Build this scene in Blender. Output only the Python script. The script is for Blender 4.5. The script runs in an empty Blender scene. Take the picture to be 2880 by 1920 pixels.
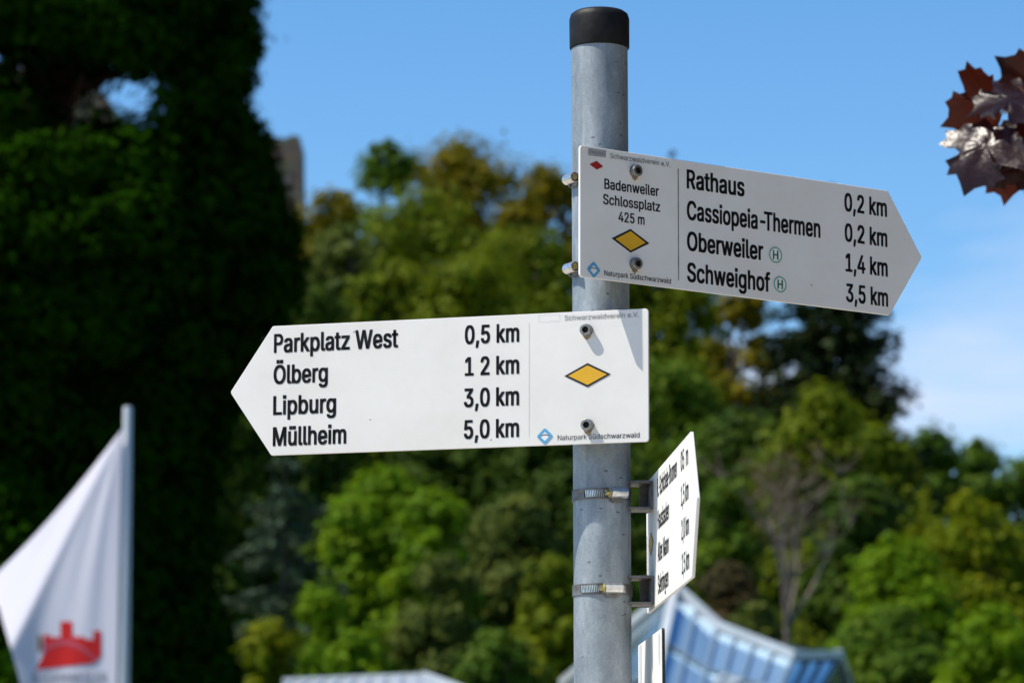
import bpy, bmesh, math
import numpy as np
from mathutils import Vector, Matrix

rng = np.random.default_rng(7)
SC = bpy.context.scene
COL = SC.collection

# ------------------------------------------------------------------ camera
F_PX, PITCH, ROLL = 10350.01, 0.156774, 0.0015602
CAM = Vector((-0.10133, -4.13578, 1.6))
cam_d = bpy.data.cameras.new("camera")
cam = bpy.data.objects.new("camera", cam_d)
COL.objects.link(cam)
cam_d.sensor_width = 36.0
cam_d.lens = F_PX / 2880 * 36
cam_d.clip_start = 0.1
cam_d.clip_end = 6000
_R, _U = Vector((1, 0, 0)), Vector((0, -math.sin(PITCH), math.cos(PITCH)))
_Fw = Vector((0, math.cos(PITCH), math.sin(PITCH)))
_r = _R * math.cos(ROLL) - _U * math.sin(ROLL)
_u = _R * math.sin(ROLL) + _U * math.cos(ROLL)
M = Matrix((( _r.x, _u.x, -_Fw.x, CAM.x), (_r.y, _u.y, -_Fw.y, CAM.y), (_r.z, _u.z, -_Fw.z, CAM.z), (0, 0, 0, 1)))
cam.matrix_world = M
cam_d.dof.use_dof = True
cam_d.dof.focus_distance = 4.14
cam_d.dof.aperture_fstop = 11.5
SC.camera = cam


def at(px, py, d):
    """world point seen at pixel (px, py) of the 2880x1920 photograph, d metres in front of the camera"""
    u, w = px - 1440, 960 - py
    v = _r * (u / F_PX) + _u * (w / F_PX) + _Fw
    return CAM + v * (d / v.y)


# ------------------------------------------------------------------ world, sun, exposure
SUN_EL, SUN_AZ = math.radians(56.6), math.radians(-101.0)     # azimuth clockwise from +Y
SUN_DIR = Vector((math.cos(SUN_EL) * math.sin(SUN_AZ), math.cos(SUN_EL) * math.cos(SUN_AZ), math.sin(SUN_EL)))
world = bpy.data.worlds.new("World")
SC.world = world
world.use_nodes = True
wn, wl = world.node_tree.nodes, world.node_tree.links
wn.clear()
w_out = wn.new("ShaderNodeOutputWorld")
w_bg = wn.new("ShaderNodeBackground")
w_bg.inputs["Strength"].default_value = 0.118
sky = wn.new("ShaderNodeTexSky")
sky.sky_type = 'NISHITA'
sky.sun_disc = False
sky.sun_elevation = SUN_EL
sky.sun_rotation = SUN_AZ
sky.altitude = 400
sky.air_density = 1.0
sky.dust_density = 0.2
sky.ozone_density = 3.0
hs = wn.new("ShaderNodeHueSaturation")
hs.inputs["Saturation"].default_value = 1.27
hs.inputs["Value"].default_value = 1.10
wl.new(sky.outputs["Color"], hs.inputs["Color"])
# thin fair-weather clouds, all round the sky
tc = wn.new("ShaderNodeTexCoord")
mp = wn.new("ShaderNodeMapping")
mp.inputs["Scale"].default_value = (3.5, 3.5, 10.0)
mp.inputs["Location"].default_value = (18.8979, 16.2489, 19.5901)
wl.new(tc.outputs["Generated"], mp.inputs["Vector"])
nz = wn.new("ShaderNodeTexNoise")
nz.inputs["Scale"].default_value = 1.6
nz.inputs["Detail"].default_value = 7
nz.inputs["Roughness"].default_value = 0.5
nz.inputs["Distortion"].default_value = 0.3
wl.new(mp.outputs["Vector"], nz.inputs["Vector"])
cr = wn.new("ShaderNodeValToRGB")
cr.color_ramp.elements[0].position = 0.565
cr.color_ramp.elements[1].position = 0.76
wl.new(nz.outputs["Fac"], cr.inputs["Fac"])
mx = wn.new("ShaderNodeMix")
mx.data_type = 'RGBA'
wl.new(cr.outputs["Color"], mx.inputs["Factor"])
wl.new(hs.outputs["Color"], mx.inputs["A"])
mx.inputs["B"].default_value = (4.9, 5.5, 6.9, 1)
wl.new(mx.outputs["Result"], w_bg.inputs["Color"])
wl.new(w_bg.outputs["Background"], w_out.inputs["Surface"])

sun_d = bpy.data.lights.new("sun", 'SUN')
sun_d.energy = 5.0
sun_d.angle = math.radians(0.53)
sun_d.color = (1.0, 0.93, 0.82)
sun = bpy.data.objects.new("sun", sun_d)
COL.objects.link(sun)
sun.rotation_euler = (-SUN_DIR).to_track_quat('-Z', 'Y').to_euler()
sun.location = (-20, -10, 40)

SC.view_settings.view_transform = 'Standard'
SC.view_settings.look = 'None'
SC.view_settings.exposure = 0.38
SC.view_settings.gamma = 1.0
SC.view_settings.use_curve_mapping = False
SC.render.engine = 'CYCLES'
SC.cycles.use_denoising = True
SC.cycles.max_bounces = 8
SC.cycles.transparent_max_bounces = 8


# ------------------------------------------------------------------ helpers
def tag(o, label=None, cat=None, group=None, kind=None):
    if label: o["label"] = label
    if cat: o["category"] = cat
    if group: o["group"] = group
    if kind: o["kind"] = kind
    return o


def link(name, me, mat=None, parent=None, loc=None):
    o = bpy.data.objects.new(name, me)
    COL.objects.link(o)
    if mat is not None and me is not None:
        for m in (mat if isinstance(mat, (list, tuple)) else [mat]):
            if m.name not in [x.name for x in me.materials if x]:
                me.materials.append(m)
    if parent: o.parent = parent
    if loc is not None: o.location = loc
    return o


def empty(name, loc=(0, 0, 0), mat=None):
    o = bpy.data.objects.new(name, None)
    o.empty_display_size = 0.1
    COL.objects.link(o)
    if mat is not None: o.matrix_world = mat
    else: o.location = loc
    return o


def np_mesh(name, V, Q, tone=None, smooth=False):
    """mesh from numpy vertices and faces (all of one size)"""
    V = np.asarray(V, np.float32); Q = np.asarray(Q, np.int32)
    me = bpy.data.meshes.new(name)
    k = Q.shape[1]
    me.vertices.add(len(V)); me.vertices.foreach_set("co", V.ravel())
    me.loops.add(Q.size); me.loops.foreach_set("vertex_index", Q.ravel())
    me.polygons.add(len(Q)); me.polygons.foreach_set("loop_start", np.arange(0, Q.size, k, dtype=np.int32))
    try: me.polygons.foreach_set("loop_total", np.full(len(Q), k, np.int32))
    except Exception: pass
    if smooth: me.polygons.foreach_set("use_smooth", np.ones(len(Q), bool))
    if tone is not None:
        a = me.attributes.new("tone", 'FLOAT', 'POINT')
        a.data.foreach_set("value", np.asarray(tone, np.float32))
    me.update(calc_edges=True)
    return me


def bm_mesh(name, bm, smooth=False, autosmooth=None):
    me = bpy.data.meshes.new(name)
    bmesh.ops.recalc_face_normals(bm, faces=bm.faces)
    if smooth:
        for f in bm.faces: f.smooth = True
    if autosmooth:
        for f in bm.faces: f.smooth = True
        for e in bm.edges:
            if len(e.link_faces) == 2 and e.calc_face_angle(0) > math.radians(autosmooth): e.smooth = False
    bm.to_mesh(me); bm.free()
    return me


def bm_box(bm, lo, hi, mat=None):
    v = [bm.verts.new((x, y, z)) for z in (lo[2], hi[2]) for y in (lo[1], hi[1]) for x in (lo[0], hi[0])]
    fs = [(0, 2, 3, 1), (4, 5, 7, 6), (0, 1, 5, 4), (2, 6, 7, 3), (0, 4, 6, 2), (1, 3, 7, 5)]
    out = [bm.faces.new([v[i] for i in f]) for f in fs]
    if mat is not None:
        bmesh.ops.transform(bm, matrix=mat, verts=v)
    return out


def bm_prism(bm, pts, z0, z1, mat=None):
    """extrude the closed 2-D outline pts from z0 to z1"""
    a = [bm.verts.new((x, y, z0)) for x, y in pts]
    b = [bm.verts.new((x, y, z1)) for x, y in pts]
    n = len(pts)
    bm.faces.new(a[::-1]); bm.faces.new(b)
    for i in range(n):
        bm.faces.new((a[i], a[(i + 1) % n], b[(i + 1) % n], b[i]))
    if mat is not None:
        bmesh.ops.transform(bm, matrix=mat, verts=a + b)
    return a + b


def bm_lathe(bm, prof, n=48, mat=None, caps=True):
    """revolve (r, z) profile round Z"""
    rings = []
    for r, z in prof:
        rings.append([bm.verts.new((r * math.cos(2 * math.pi * i / n), r * math.sin(2 * math.pi * i / n), z)) for i in range(n)])
    for a, b in zip(rings, rings[1:]):
        for i in range(n):
            bm.faces.new((a[i], a[(i + 1) % n], b[(i + 1) % n], b[i]))
    if caps:
        bm.faces.new(rings[0][::-1]); bm.faces.new(rings[-1])
    if mat is not None:
        bmesh.ops.transform(bm, matrix=mat, verts=[v for r in rings for v in r])


def tube_np(path, radii, n=8):
    """vertices and quads of a tapered tube along a path"""
    P = np.asarray(path, float); k = len(P)
    V = []; Q = []
    T = np.gradient(P, axis=0)
    T /= np.linalg.norm(T, axis=1)[:, None] + 1e-9
    ref = np.array([0, 0, 1.0]) if abs(T[0, 2]) < .8 else np.array([1.0, 0, 0])
    for i in range(k):
        a = np.cross(T[i], ref); a /= np.linalg.norm(a) + 1e-9
        b = np.cross(T[i], a)
        t = np.linspace(0, 2 * np.pi, n, endpoint=False)
        V.append(P[i] + radii[i] * (np.cos(t)[:, None] * a + np.sin(t)[:, None] * b))
    V = np.concatenate(V)
    for i in range(k - 1):
        for j in range(n):
            Q.append((i * n + j, i * n + (j + 1) % n, (i + 1) * n + (j + 1) % n, (i + 1) * n + j))
    return V, np.array(Q)


def merge_np(parts):
    Vs, Qs, o = [], [], 0
    for V, Q in parts:
        Vs.append(V); Qs.append(Q + o); o += len(V)
    return np.concatenate(Vs), np.concatenate(Qs)


# ------------------------------------------------------------------ materials
def new_mat(name):
    m = bpy.data.materials.new(name)
    m.use_nodes = True
    return m, m.node_tree.nodes, m.node_tree.links, m.node_tree.nodes["Principled BSDF"]


def simple(name, col, rough=0.5, metal=0.0, spec=0.5, noise=0.0, scale=20, bump=0.0):
    m, n, l, b = new_mat(name)
    b.inputs["Base Color"].default_value = (*col, 1)
    b.inputs["Roughness"].default_value = rough
    b.inputs["Metallic"].default_value = metal
    b.inputs["Specular IOR Level"].default_value = spec
    if noise or bump:
        t = n.new("ShaderNodeTexCoord"); z = n.new("ShaderNodeTexNoise")
        z.inputs["Scale"].default_value = scale; z.inputs["Detail"].default_value = 6
        l.new(t.outputs["Object"], z.inputs["Vector"])
        if noise:
            r = n.new("ShaderNodeValToRGB")
            r.color_ramp.elements[0].position = .3; r.color_ramp.elements[1].position = .7
            r.color_ramp.elements[0].color = (*[c * (1 - noise) for c in col], 1)
            r.color_ramp.elements[1].color = (*[min(1, c * (1 + noise)) for c in col], 1)
            l.new(z.outputs["Fac"], r.inputs["Fac"]); l.new(r.outputs["Color"], b.inputs["Base Color"])
        if bump:
            bp = n.new("ShaderNodeBump"); bp.inputs["Strength"].default_value = bump
            bp.inputs["Distance"].default_value = .01
            l.new(z.outputs["Fac"], bp.inputs["Height"]); l.new(bp.outputs["Normal"], b.inputs["Normal"])
    return m


def foliage(name, c0, c1, c2, trans=0.35, rough=0.6, spec=0.08):
    """leaf colours picked by the leaf's own tone (each leaf and each spray differs), with light shining through"""
    m, n, l, b = new_mat(name)
    at_ = n.new("ShaderNodeAttribute"); at_.attribute_name = "tone"
    r = n.new("ShaderNodeValToRGB")
    r.color_ramp.elements[0].color = (*c0, 1)
    r.color_ramp.elements[1].color = (*c2, 1)
    e = r.color_ramp.elements.new(0.5); e.color = (*c1, 1)
    l.new(at_.outputs["Fac"], r.inputs["Fac"])
    l.new(r.outputs["Color"], b.inputs["Base Color"])
    b.inputs["Roughness"].default_value = rough
    b.inputs["Specular IOR Level"].default_value = spec
    if trans > 0:
        t = n.new("ShaderNodeBsdfTranslucent"); mxs = n.new("ShaderNodeMixShader")
        mxs.inputs[0].default_value = trans
        l.new(r.outputs["Color"], t.inputs["Color"])
        l.new(b.outputs[0], mxs.inputs[1]); l.new(t.outputs[0], mxs.inputs[2])
        l.new(mxs.outputs[0], n["Material Output"].inputs["Surface"])
    return m


def board_paint(name, seed):
    """white sign paint with faint grime, fly specks and scuffs"""
    m, n, l, b = new_mat(name)
    t = n.new("ShaderNodeTexCoord")
    mpn = n.new("ShaderNodeMapping"); mpn.inputs["Location"].default_value = (seed, seed * .7, 0)
    l.new(t.outputs["Object"], mpn.inputs["Vector"])
    z = n.new("ShaderNodeTexNoise"); z.inputs["Scale"].default_value = 9; z.inputs["Detail"].default_value = 8
    z.inputs["Roughness"].default_value = .65
    l.new(mpn.outputs["Vector"], z.inputs["Vector"])
    r = n.new("ShaderNodeValToRGB")
    r.color_ramp.elements[0].position = .30; r.color_ramp.elements[0].color = (.73, .715, .665, 1)
    r.color_ramp.elements[1].position = .62; r.color_ramp.elements[1].color = (.80, .79, .755, 1)
    l.new(z.outputs["Fac"], r.inputs["Fac"])
    # specks
    v = n.new("ShaderNodeTexVoronoi"); v.inputs["Scale"].default_value = 42; v.inputs["Randomness"].default_value = 1
    l.new(mpn.outputs["Vector"], v.inputs["Vector"])
    lt = n.new("ShaderNodeMath"); lt.operation = 'LESS_THAN'; lt.inputs[1].default_value = .045
    l.new(v.outputs["Distance"], lt.inputs[0])
    sp = n.new("ShaderNodeSeparateColor"); l.new(v.outputs["Color"], sp.inputs["Color"])
    lt2 = n.new("ShaderNodeMath"); lt2.operation = 'LESS_THAN'; lt2.inputs[1].default_value = .16
    l.new(sp.outputs["Red"], lt2.inputs[0])
    ml = n.new("ShaderNodeMath"); ml.operation = 'MULTIPLY'
    l.new(lt.outputs[0], ml.inputs[0]); l.new(lt2.outputs[0], ml.inputs[1])
    ml2 = n.new("ShaderNodeMath"); ml2.operation = 'MULTIPLY'; ml2.inputs[1].default_value = .75
    l.new(ml.outputs[0], ml2.inputs[0])
    # long faint scuffs
    mp2 = n.new("ShaderNodeMapping"); mp2.inputs["Scale"].default_value = (3, 60, 1); mp2.inputs["Rotation"].default_value = (0, 0, .2)
    l.new(mpn.outputs["Vector"], mp2.inputs["Vector"])
    z2 = n.new("ShaderNodeTexNoise"); z2.inputs["Scale"].default_value = 5; z2.inputs["Detail"].default_value = 4
    l.new(mp2.outputs["Vector"], z2.inputs["Vector"])
    r2 = n.new("ShaderNodeValToRGB"); r2.color_ramp.elements[0].position = .66; r2.color_ramp.elements[1].position = .78
    r2.color_ramp.elements[1].color = (.16, .16, .16, 1)
    l.new(z2.outputs["Fac"], r2.inputs["Fac"])
    mxa = n.new("ShaderNodeMix"); mxa.data_type = 'RGBA'
    l.new(r2.outputs["Color"], mxa.inputs["Factor"]); l.new(r.outputs["Color"], mxa.inputs["A"])
    mxa.inputs["B"].default_value = (.45, .43, .38, 1)
    mxb = n.new("ShaderNodeMix"); mxb.data_type = 'RGBA'
    l.new(ml2.outputs[0], mxb.inputs["Factor"]); l.new(mxa.outputs["Result"], mxb.inputs["A"])
    mxb.inputs["B"].default_value = (.09, .08, .07, 1)
    l.new(mxb.outputs["Result"], b.inputs["Base Color"])
    b.inputs["Roughness"].default_value = .42
    b.inputs["Specular IOR Level"].default_value = .35
    bp = n.new("ShaderNodeBump"); bp.inputs["Strength"].default_value = .05; bp.inputs["Distance"].default_value = .002
    l.new(z.outputs["Fac"], bp.inputs["Height"]); l.new(bp.outputs["Normal"], b.inputs["Normal"])
    return m


def galvanised(name):
    m, n, l, b = new_mat(name)
    t = n.new("ShaderNodeTexCoord")
    mp1 = n.new("ShaderNodeMapping"); mp1.inputs["Scale"].default_value = (1, 1, .35)
    l.new(t.outputs["Object"], mp1.inputs["Vector"])
    z = n.new("ShaderNodeTexNoise"); z.inputs["Scale"].default_value = 34; z.inputs["Detail"].default_value = 10; z.inputs["Roughness"].default_value = .68
    l.new(mp1.outputs["Vector"], z.inputs["Vector"])
    r = n.new("ShaderNodeValToRGB")
    r.color_ramp.elements[0].position = .28; r.color_ramp.elements[0].color = (.20, .235, .26, 1)
    r.color_ramp.elements[1].position = .72; r.color_ramp.elements[1].color = (.48, .52, .545, 1)
    e = r.color_ramp.elements.new(.5); e.color = (.32, .36, .385, 1)
    l.new(z.outputs["Fac"], r.inputs["Fac"])
    v = n.new("ShaderNodeTexVoronoi"); v.inputs["Scale"].default_value = 420
    l.new(t.outputs["Object"], v.inputs["Vector"])
    sp = n.new("ShaderNodeSeparateColor"); l.new(v.outputs["Color"], sp.inputs["Color"])
    mr = n.new("ShaderNodeMapRange"); mr.inputs["To Min"].default_value = .93; mr.inputs["To Max"].default_value = 1.06
    l.new(sp.outputs["Green"], mr.inputs["Value"])
    mm = n.new("ShaderNodeMix"); mm.data_type = 'RGBA'; mm.blend_type = 'MULTIPLY'; mm.inputs["Factor"].default_value = 1
    l.new(r.outputs["Color"], mm.inputs["A"]); l.new(mr.outputs["Result"], mm.inputs["B"])
    # drip streaks
    mp3 = n.new("ShaderNodeMapping"); mp3.inputs["Scale"].default_value = (90, 90, 4)
    l.new(t.outputs["Object"], mp3.inputs["Vector"])
    z3 = n.new("ShaderNodeTexNoise"); z3.inputs["Scale"].default_value = 1; z3.inputs["Detail"].default_value = 3
    l.new(mp3.outputs["Vector"], z3.inputs["Vector"])
    r3 = n.new("ShaderNodeValToRGB"); r3.color_ramp.elements[0].position = .55; r3.color_ramp.elements[1].position = .75
    r3.color_ramp.elements[1].color = (.35, .35, .35, 1)
    l.new(z3.outputs["Fac"], r3.inputs["Fac"])
    m3 = n.new("ShaderNodeMix"); m3.data_type = 'RGBA'
    l.new(r3.outputs["Color"], m3.inputs["Factor"]); l.new(mm.outputs["Result"], m3.inputs["A"]); m3.inputs["B"].default_value = (.62, .66, .68, 1)
    # dark nicks and scratches
    mp2 = n.new("ShaderNodeMapping"); mp2.inputs["Scale"].default_value = (1, 1, 1.9); mp2.inputs["Rotation"].default_value = (.5, .7, .3)
    l.new(t.outputs["Object"], mp2.inputs["Vector"])
    v2 = n.new("ShaderNodeTexVoronoi"); v2.inputs["Scale"].default_value = 62
    l.new(mp2.outputs["Vector"], v2.inputs["Vector"])
    z4 = n.new("ShaderNodeTexNoise"); z4.inputs["Scale"].default_value = 300
    l.new(t.outputs["Object"], z4.inputs["Vector"])
    ad = n.new("ShaderNodeMath"); ad.operation = 'MULTIPLY_ADD'; ad.inputs[1].default_value = .30
    l.new(z4.outputs["Fac"], ad.inputs[0]); l.new(v2.outputs["Distance"], ad.inputs[2])
    lt = n.new("ShaderNodeMath"); lt.operation = 'LESS_THAN'; lt.inputs[1].default_value = .29
    l.new(ad.outputs[0], lt.inputs[0])
    sp2 = n.new("ShaderNodeSeparateColor"); l.new(v2.outputs["Color"], sp2.inputs["Color"])
    lt2 = n.new("ShaderNodeMath"); lt2.operation = 'LESS_THAN'; lt2.inputs[1].default_value = .3
    l.new(sp2.outputs["Blue"], lt2.inputs[0])
    ml = n.new("ShaderNodeMath"); ml.operation = 'MULTIPLY'; l.new(lt.outputs[0], ml.inputs[0]); l.new(lt2.outputs[0], ml.inputs[1])
    ml3 = n.new("ShaderNodeMath"); ml3.operation = 'MULTIPLY'; ml3.inputs[1].default_value = .65; l.new(ml.outputs[0], ml3.inputs[0])
    m4 = n.new("ShaderNodeMix"); m4.data_type = 'RGBA'
    l.new(ml3.outputs[0], m4.inputs["Factor"]); l.new(m3.outputs["Result"], m4.inputs["A"]); m4.inputs["B"].default_value = (.07, .075, .08, 1)
    l.new(m4.outputs["Result"], b.inputs["Base Color"])
    b.inputs["Metallic"].default_value = .80
    b.inputs["Roughness"].default_value = .64
    bp = n.new("ShaderNodeBump"); bp.inputs["Strength"].default_value = .18; bp.inputs["Distance"].default_value = .0006
    l.new(z.outputs["Fac"], bp.inputs["Height"]); l.new(bp.outputs["Normal"], b.inputs["Normal"])
    return m


MAT = dict(
    pole=galvanised("galvanised_steel"),
    cap=simple("black_plastic", (.008, .008, .0085), .55, 0, .22, .5, 60, .1),
    steel=simple("stainless_steel", (.70, .69, .66), .28, .9, .5, .25, 200, .05),
    dull=simple("weathered_steel", (.17, .162, .155), .50, .6, .5, .35, 90, .15),
    bolt=simple("bolt_steel", (.30, .285, .26), .40, .85, .5, .35, 400, .1),
    recess=simple("bolt_recess", (.05, .04, .03), .7, .3, .3, .4, 300),
    zinc=simple("yellow_zinc", (.38, .32, .13), .35, .7, .5, .4, 300, .05),
    ink=simple("black_print", (.013, .013, .014), .5, 0, .4, .15, 60),
    ink_grey=simple("faded_grey_print", (.34, .34, .335), .55, 0, .3, .3, 600),
    ink_pale=simple("nearly_gone_print", (.55, .55, .54), .55, 0, .3, .15, 700),
    ink_mid=simple("fading_print", (.15, .15, .15), .55, 0, .3, .7, 60),
    yellow=simple("yellow_marker", (.72, .40, .018), .45, 0, .4, .05, 30),
    red=simple("red_marker", (.36, .018, .016), .45, 0, .4, .1, 30),
    blue=simple("blue_emblem", (.10, .36, .60), .45, 0, .4, .08, 60),
    green=simple("green_print", (.006, .27, .11), .5, 0, .4, .1, 60),
    white=simple("white_print", (.78, .78, .77), .45, 0, .4),
    rust=simple("rust_stain", (.30, .22, .12), .8, 0, .2, .5, 300),
    edge=simple("dark_plate_edge", (.03, .03, .035), .6, 0, .3, .5, 100),  # rim faces of the small plate, darker than its front
)

# ------------------------------------------------------------------ terrain
def smooth(a, b, x):
    t = np.clip((np.asarray(x, float) - a) / (b - a), 0, 1)
    return t * t * (3 - 2 * t)


def ground_z(x, y):
    y = np.asarray(y, float); x = np.asarray(x, float)
    amp = 22 - 13 * smooth(-2, 22, x * 150 / np.maximum(y, 60))
    return amp * smooth(62, 235, y) + 9 * smooth(235, 420, y)


gx = np.concatenate([np.linspace(-1500, -130, 14), np.linspace(-120, 120, 81), np.linspace(130, 1500, 14)])
gy = np.concatenate([np.linspace(-600, -20, 8), np.linspace(0, 300, 101), np.linspace(310, 3000, 22)])
GX, GY = np.meshgrid(gx, gy)
GZ = ground_z(GX, GY)
nxg = len(gx)
idx = np.arange(GX.size).reshape(GX.shape)
Q = np.stack([idx[:-1, :-1], idx[:-1, 1:], idx[1:, 1:], idx[1:, :-1]], -1).reshape(-1, 4)
ground_mat = simple("meadow_and_leaf_litter", (.045, .060, .020), .95, 0, .1, .6, .35, .3)
tag(link("ground", np_mesh("ground", np.stack([GX.ravel(), GY.ravel(), GZ.ravel()], 1), Q, smooth=True), ground_mat), kind="structure")
bm = bmesh.new(); bm_box(bm, (-40, -45, -.02), (34, 9, .006))
plaza_mat = simple("warm_grey_paving", (.44, .405, .345), .85, 0, .3, .15, 3, .2)
tag(link("pavement", bm_mesh("pavement", bm), plaza_mat), kind="structure")

# ------------------------------------------------------------------ castle ruin far up the hill
stone, n, l, b = new_mat("ruin_stone")
tcn = n.new("ShaderNodeTexCoord"); brk = n.new("ShaderNodeTexBrick")
mpp = n.new("ShaderNodeMapping"); mpp.inputs["Rotation"].default_value = (math.radians(90), 0, 0)
l.new(tcn.outputs["Object"], mpp.inputs["Vector"]); l.new(mpp.outputs["Vector"], brk.inputs["Vector"])
brk.inputs["Scale"].default_value = 1.2; brk.inputs["Color1"].default_value = (.30, .235, .16, 1); brk.inputs["Color2"].default_value = (.20, .16, .115, 1)
brk.inputs["Mortar"].default_value = (.13, .11, .085, 1)
nzz = n.new("ShaderNodeTexNoise"); nzz.inputs["Scale"].default_value = .8; nzz.inputs["Detail"].default_value = 6
l.new(tcn.outputs["Object"], nzz.inputs["Vector"])
mmx = n.new("ShaderNodeMix"); mmx.data_type = 'RGBA'; mmx.blend_type = 'MULTIPLY'; mmx.inputs["Factor"].default_value = .8
l.new(brk.outputs["Color"], mmx.inputs["A"]); l.new(nzz.outputs["Color"], mmx.inputs["B"]); l.new(mmx.outputs["Result"], b.inputs["Base Color"])
b.inputs["Roughness"].default_value = .95
ruin = empty("castle_ruin", at(700, 700, 250))
tag(ruin, "weathered brown stone castle tower ruin rising behind the dark giant conifer", "castle ruin")


def wall_poly(name, pix, d, thick, mat, parent):
    """a thick upright wall whose front outline passes through the given points"""
    bm = bmesh.new()
    f = [at(x, y, d) for x, y in pix]
    a = [bm.verts.new(p - parent.location) for p in f]
    c = [bm.verts.new(p - parent.location + Vector((0, thick, 0))) for p in f]
    k = len(f)
    bm.faces.new(a); bm.faces.new(c[::-1])
    for i in range(k): bm.faces.new((a[i], c[i], c[(i + 1) % k], a[(i + 1) % k]))
    return link(name, bm_mesh(name, bm), mat, parent)


wall_poly("tower_wall", [(640, 900), (640, 420), (660, 398), (700, 402), (722, 390), (752, 396), (775, 384), (800, 390), (822, 380), (843, 384),
                         (844, 470), (848, 560), (856, 700), (862, 900)], 250, 6, stone, ruin)
wall_poly("curtain_wall", [(-200, 800), (-200, 170), (-60, 190), (20, 168), (80, 200), (150, 240), (230, 236), (290, 262), (318, 300), (330, 420), (340, 800)], 256, 3, stone, ruin)

# ------------------------------------------------------------------ glass hall (faceted glass roof)
glass, n, l, b = new_mat("coated_roof_glass")
b.inputs["Base Color"].default_value = (.33, .50, .64, 1); b.inputs["Metallic"].default_value = .6
b.inputs["Roughness"].default_value = .06
glass_shade, n, l, b = new_mat("shaded_roof_glass")
b.inputs["Base Color"].default_value = (.10, .15, .17, 1); b.inputs["Metallic"].default_value = .35; b.inputs["Roughness"].default_value = .12  # roof glass again, its colour darkened to put shade on the side facets
frame_m = simple("pale_roof_frame", (.50, .54, .56), .45, .2, .4, .1, 2)
frame_soft = simple("aluminium_mullion", (.22, .30, .37), .4, .4, .4, .1, 2)
wall_m = simple("rendered_wall", (.42, .42, .40), .8, 0, .3, .12, 2)
dark_m = simple("dark_vent_opening", (.05, .045, .035), .7, 0, .3)
hall = empty("glass_hall", at(1960, 2160, 74)); hall.location.z = 0
tag(hall, "faceted blue glass roof of a spa hall with pale steel frame", "building")
HL = hall.location


def beam(name, a, b_, w, mat, parent, up=None):
    """a square bar between two points"""
    a, b_ = Vector(a), Vector(b_)
    d = (b_ - a); L = d.length
    q = d.to_track_quat('X', 'Z').to_matrix().to_4x4()
    bm = bmesh.new()
    bm_box(bm, (-w * .3, -w / 2, -w / 2), (L + w * .3, w / 2, w / 2), Matrix.Translation(a - parent.location) @ q)
    return link(name, bm_mesh(name, bm), mat, parent)


def facet(A, B, C_, D, nc, nr, gl, vents=()):
    """glazed facet: A-B along the top, D-C along the bottom; panes, mullions and transoms as pieces of their own"""
    A, B, C_, D = [Vector(p) for p in (A, B, C_, D)]
    def pt(u, v): return (A.lerp(B, u)).lerp(D.lerp(C_, u), v)
    nrm = (B - A).cross(D - A).normalized()
    if nrm.y > 0: nrm = -nrm
    for i in range(nc):
        for j in range(nr):
            e = .03
            q = [pt((i + s) / nc, (j + t) / nr) for s, t in ((e, e), (1 - e, e), (1 - e, 1 - e), (e, 1 - e))]
            vent = (i, j) in vents
            if vent:
                bmv = bmesh.new()
                o_ = [p - HL - nrm * .25 for p in q]
                i_ = [p - HL - nrm * .45 for p in q]
                va = [bmv.verts.new(p) for p in o_]; vb = [bmv.verts.new(p) for p in i_]
                bmv.faces.new(va); bmv.faces.new(vb[::-1])
                for k in range(4): bmv.faces.new((va[k], vb[k], vb[(k + 1) % 4], va[(k + 1) % 4]))
                link("vent_opening", bm_mesh("vent_opening", bmv), dark_m, hall)
                q = [q[0], q[1], q[2] + nrm * .75, q[3] + nrm * .75]
            bm = bmesh.new()
            t1 = [bm.verts.new(p - HL) for p in q]; t2 = [bm.verts.new(p - HL - nrm * .03) for p in q]
            bm.faces.new(t1); bm.faces.new(t2[::-1])
            for k in range(4): bm.faces.new((t1[k], t2[k], t2[(k + 1) % 4], t1[(k + 1) % 4]))
            link("roof_vent" if vent else "pane", bm_mesh("pane", bm), gl, hall)
            if vent:
                for k in range(4):
                    beam("vent_frame", q[k] + nrm * .02, q[(k + 1) % 4] + nrm * .02, .09, frame_m, hall)
    for i in range(nc + 1):
        beam("mullion", pt(i / nc, 0) + nrm * .05, pt(i / nc, 1) + nrm * .05, .055, frame_soft, hall)
    for j in range(1, nr):
        beam("transom", pt(0, j / nr) + nrm * .05, pt(1, j / nr) + nrm * .05, .08, frame_soft, hall)


g_apex, g_p1, g_p2, g_p3 = at(1898, 1657, 80), at(2017, 1764, 79), at(2231, 1848, 77.5), at(2357, 1845, 81)
g_l0 = at(1585, 1925, 85)
g_ea, g_e1, g_e2, g_e3 = at(1795, 2150, 72), at(1915, 2150, 72), at(2105, 2150, 72), at(2180, 2150, 72)
g_le, g_r0 = at(1480, 2150, 78), at(2440, 2110, 85)
facet(g_apex, g_p1, g_e1, g_ea, 2, 3, glass)
facet(g_p1, g_p2, g_e2, g_e1, 4, 3, glass, {(1, 1), (3, 1)})
facet(g_p2, g_p3, g_e3, g_e2, 3, 3, glass)
facet(g_l0, g_apex, g_ea, g_le, 2, 2, glass_shade)
facet(g_p3, g_r0, at(2420, 2200, 80), g_e3, 2, 2, glass_shade)
for a_, b_ in ((g_l0, g_apex), (g_apex, g_p1), (g_p1, g_p2), (g_p2, g_p3), (g_p3, g_r0), (g_apex, g_ea)):
    beam("ridge_beam", a_ + Vector((0, -.1, .05)), b_ + Vector((0, -.1, .05)), .18, frame_m, hall)
bm = bmesh.new()
ring = [g_le, g_ea, g_e1, g_e2, g_e3, at(2420, 2200, 80), g_r0, at(1900, 2100, 92)]
up_ = [bm.verts.new(p - HL) for p in ring]
dn_ = [bm.verts.new((p.x - HL.x, p.y - HL.y, float(ground_z(p.x, p.y)) - 1)) for p in ring]
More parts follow.
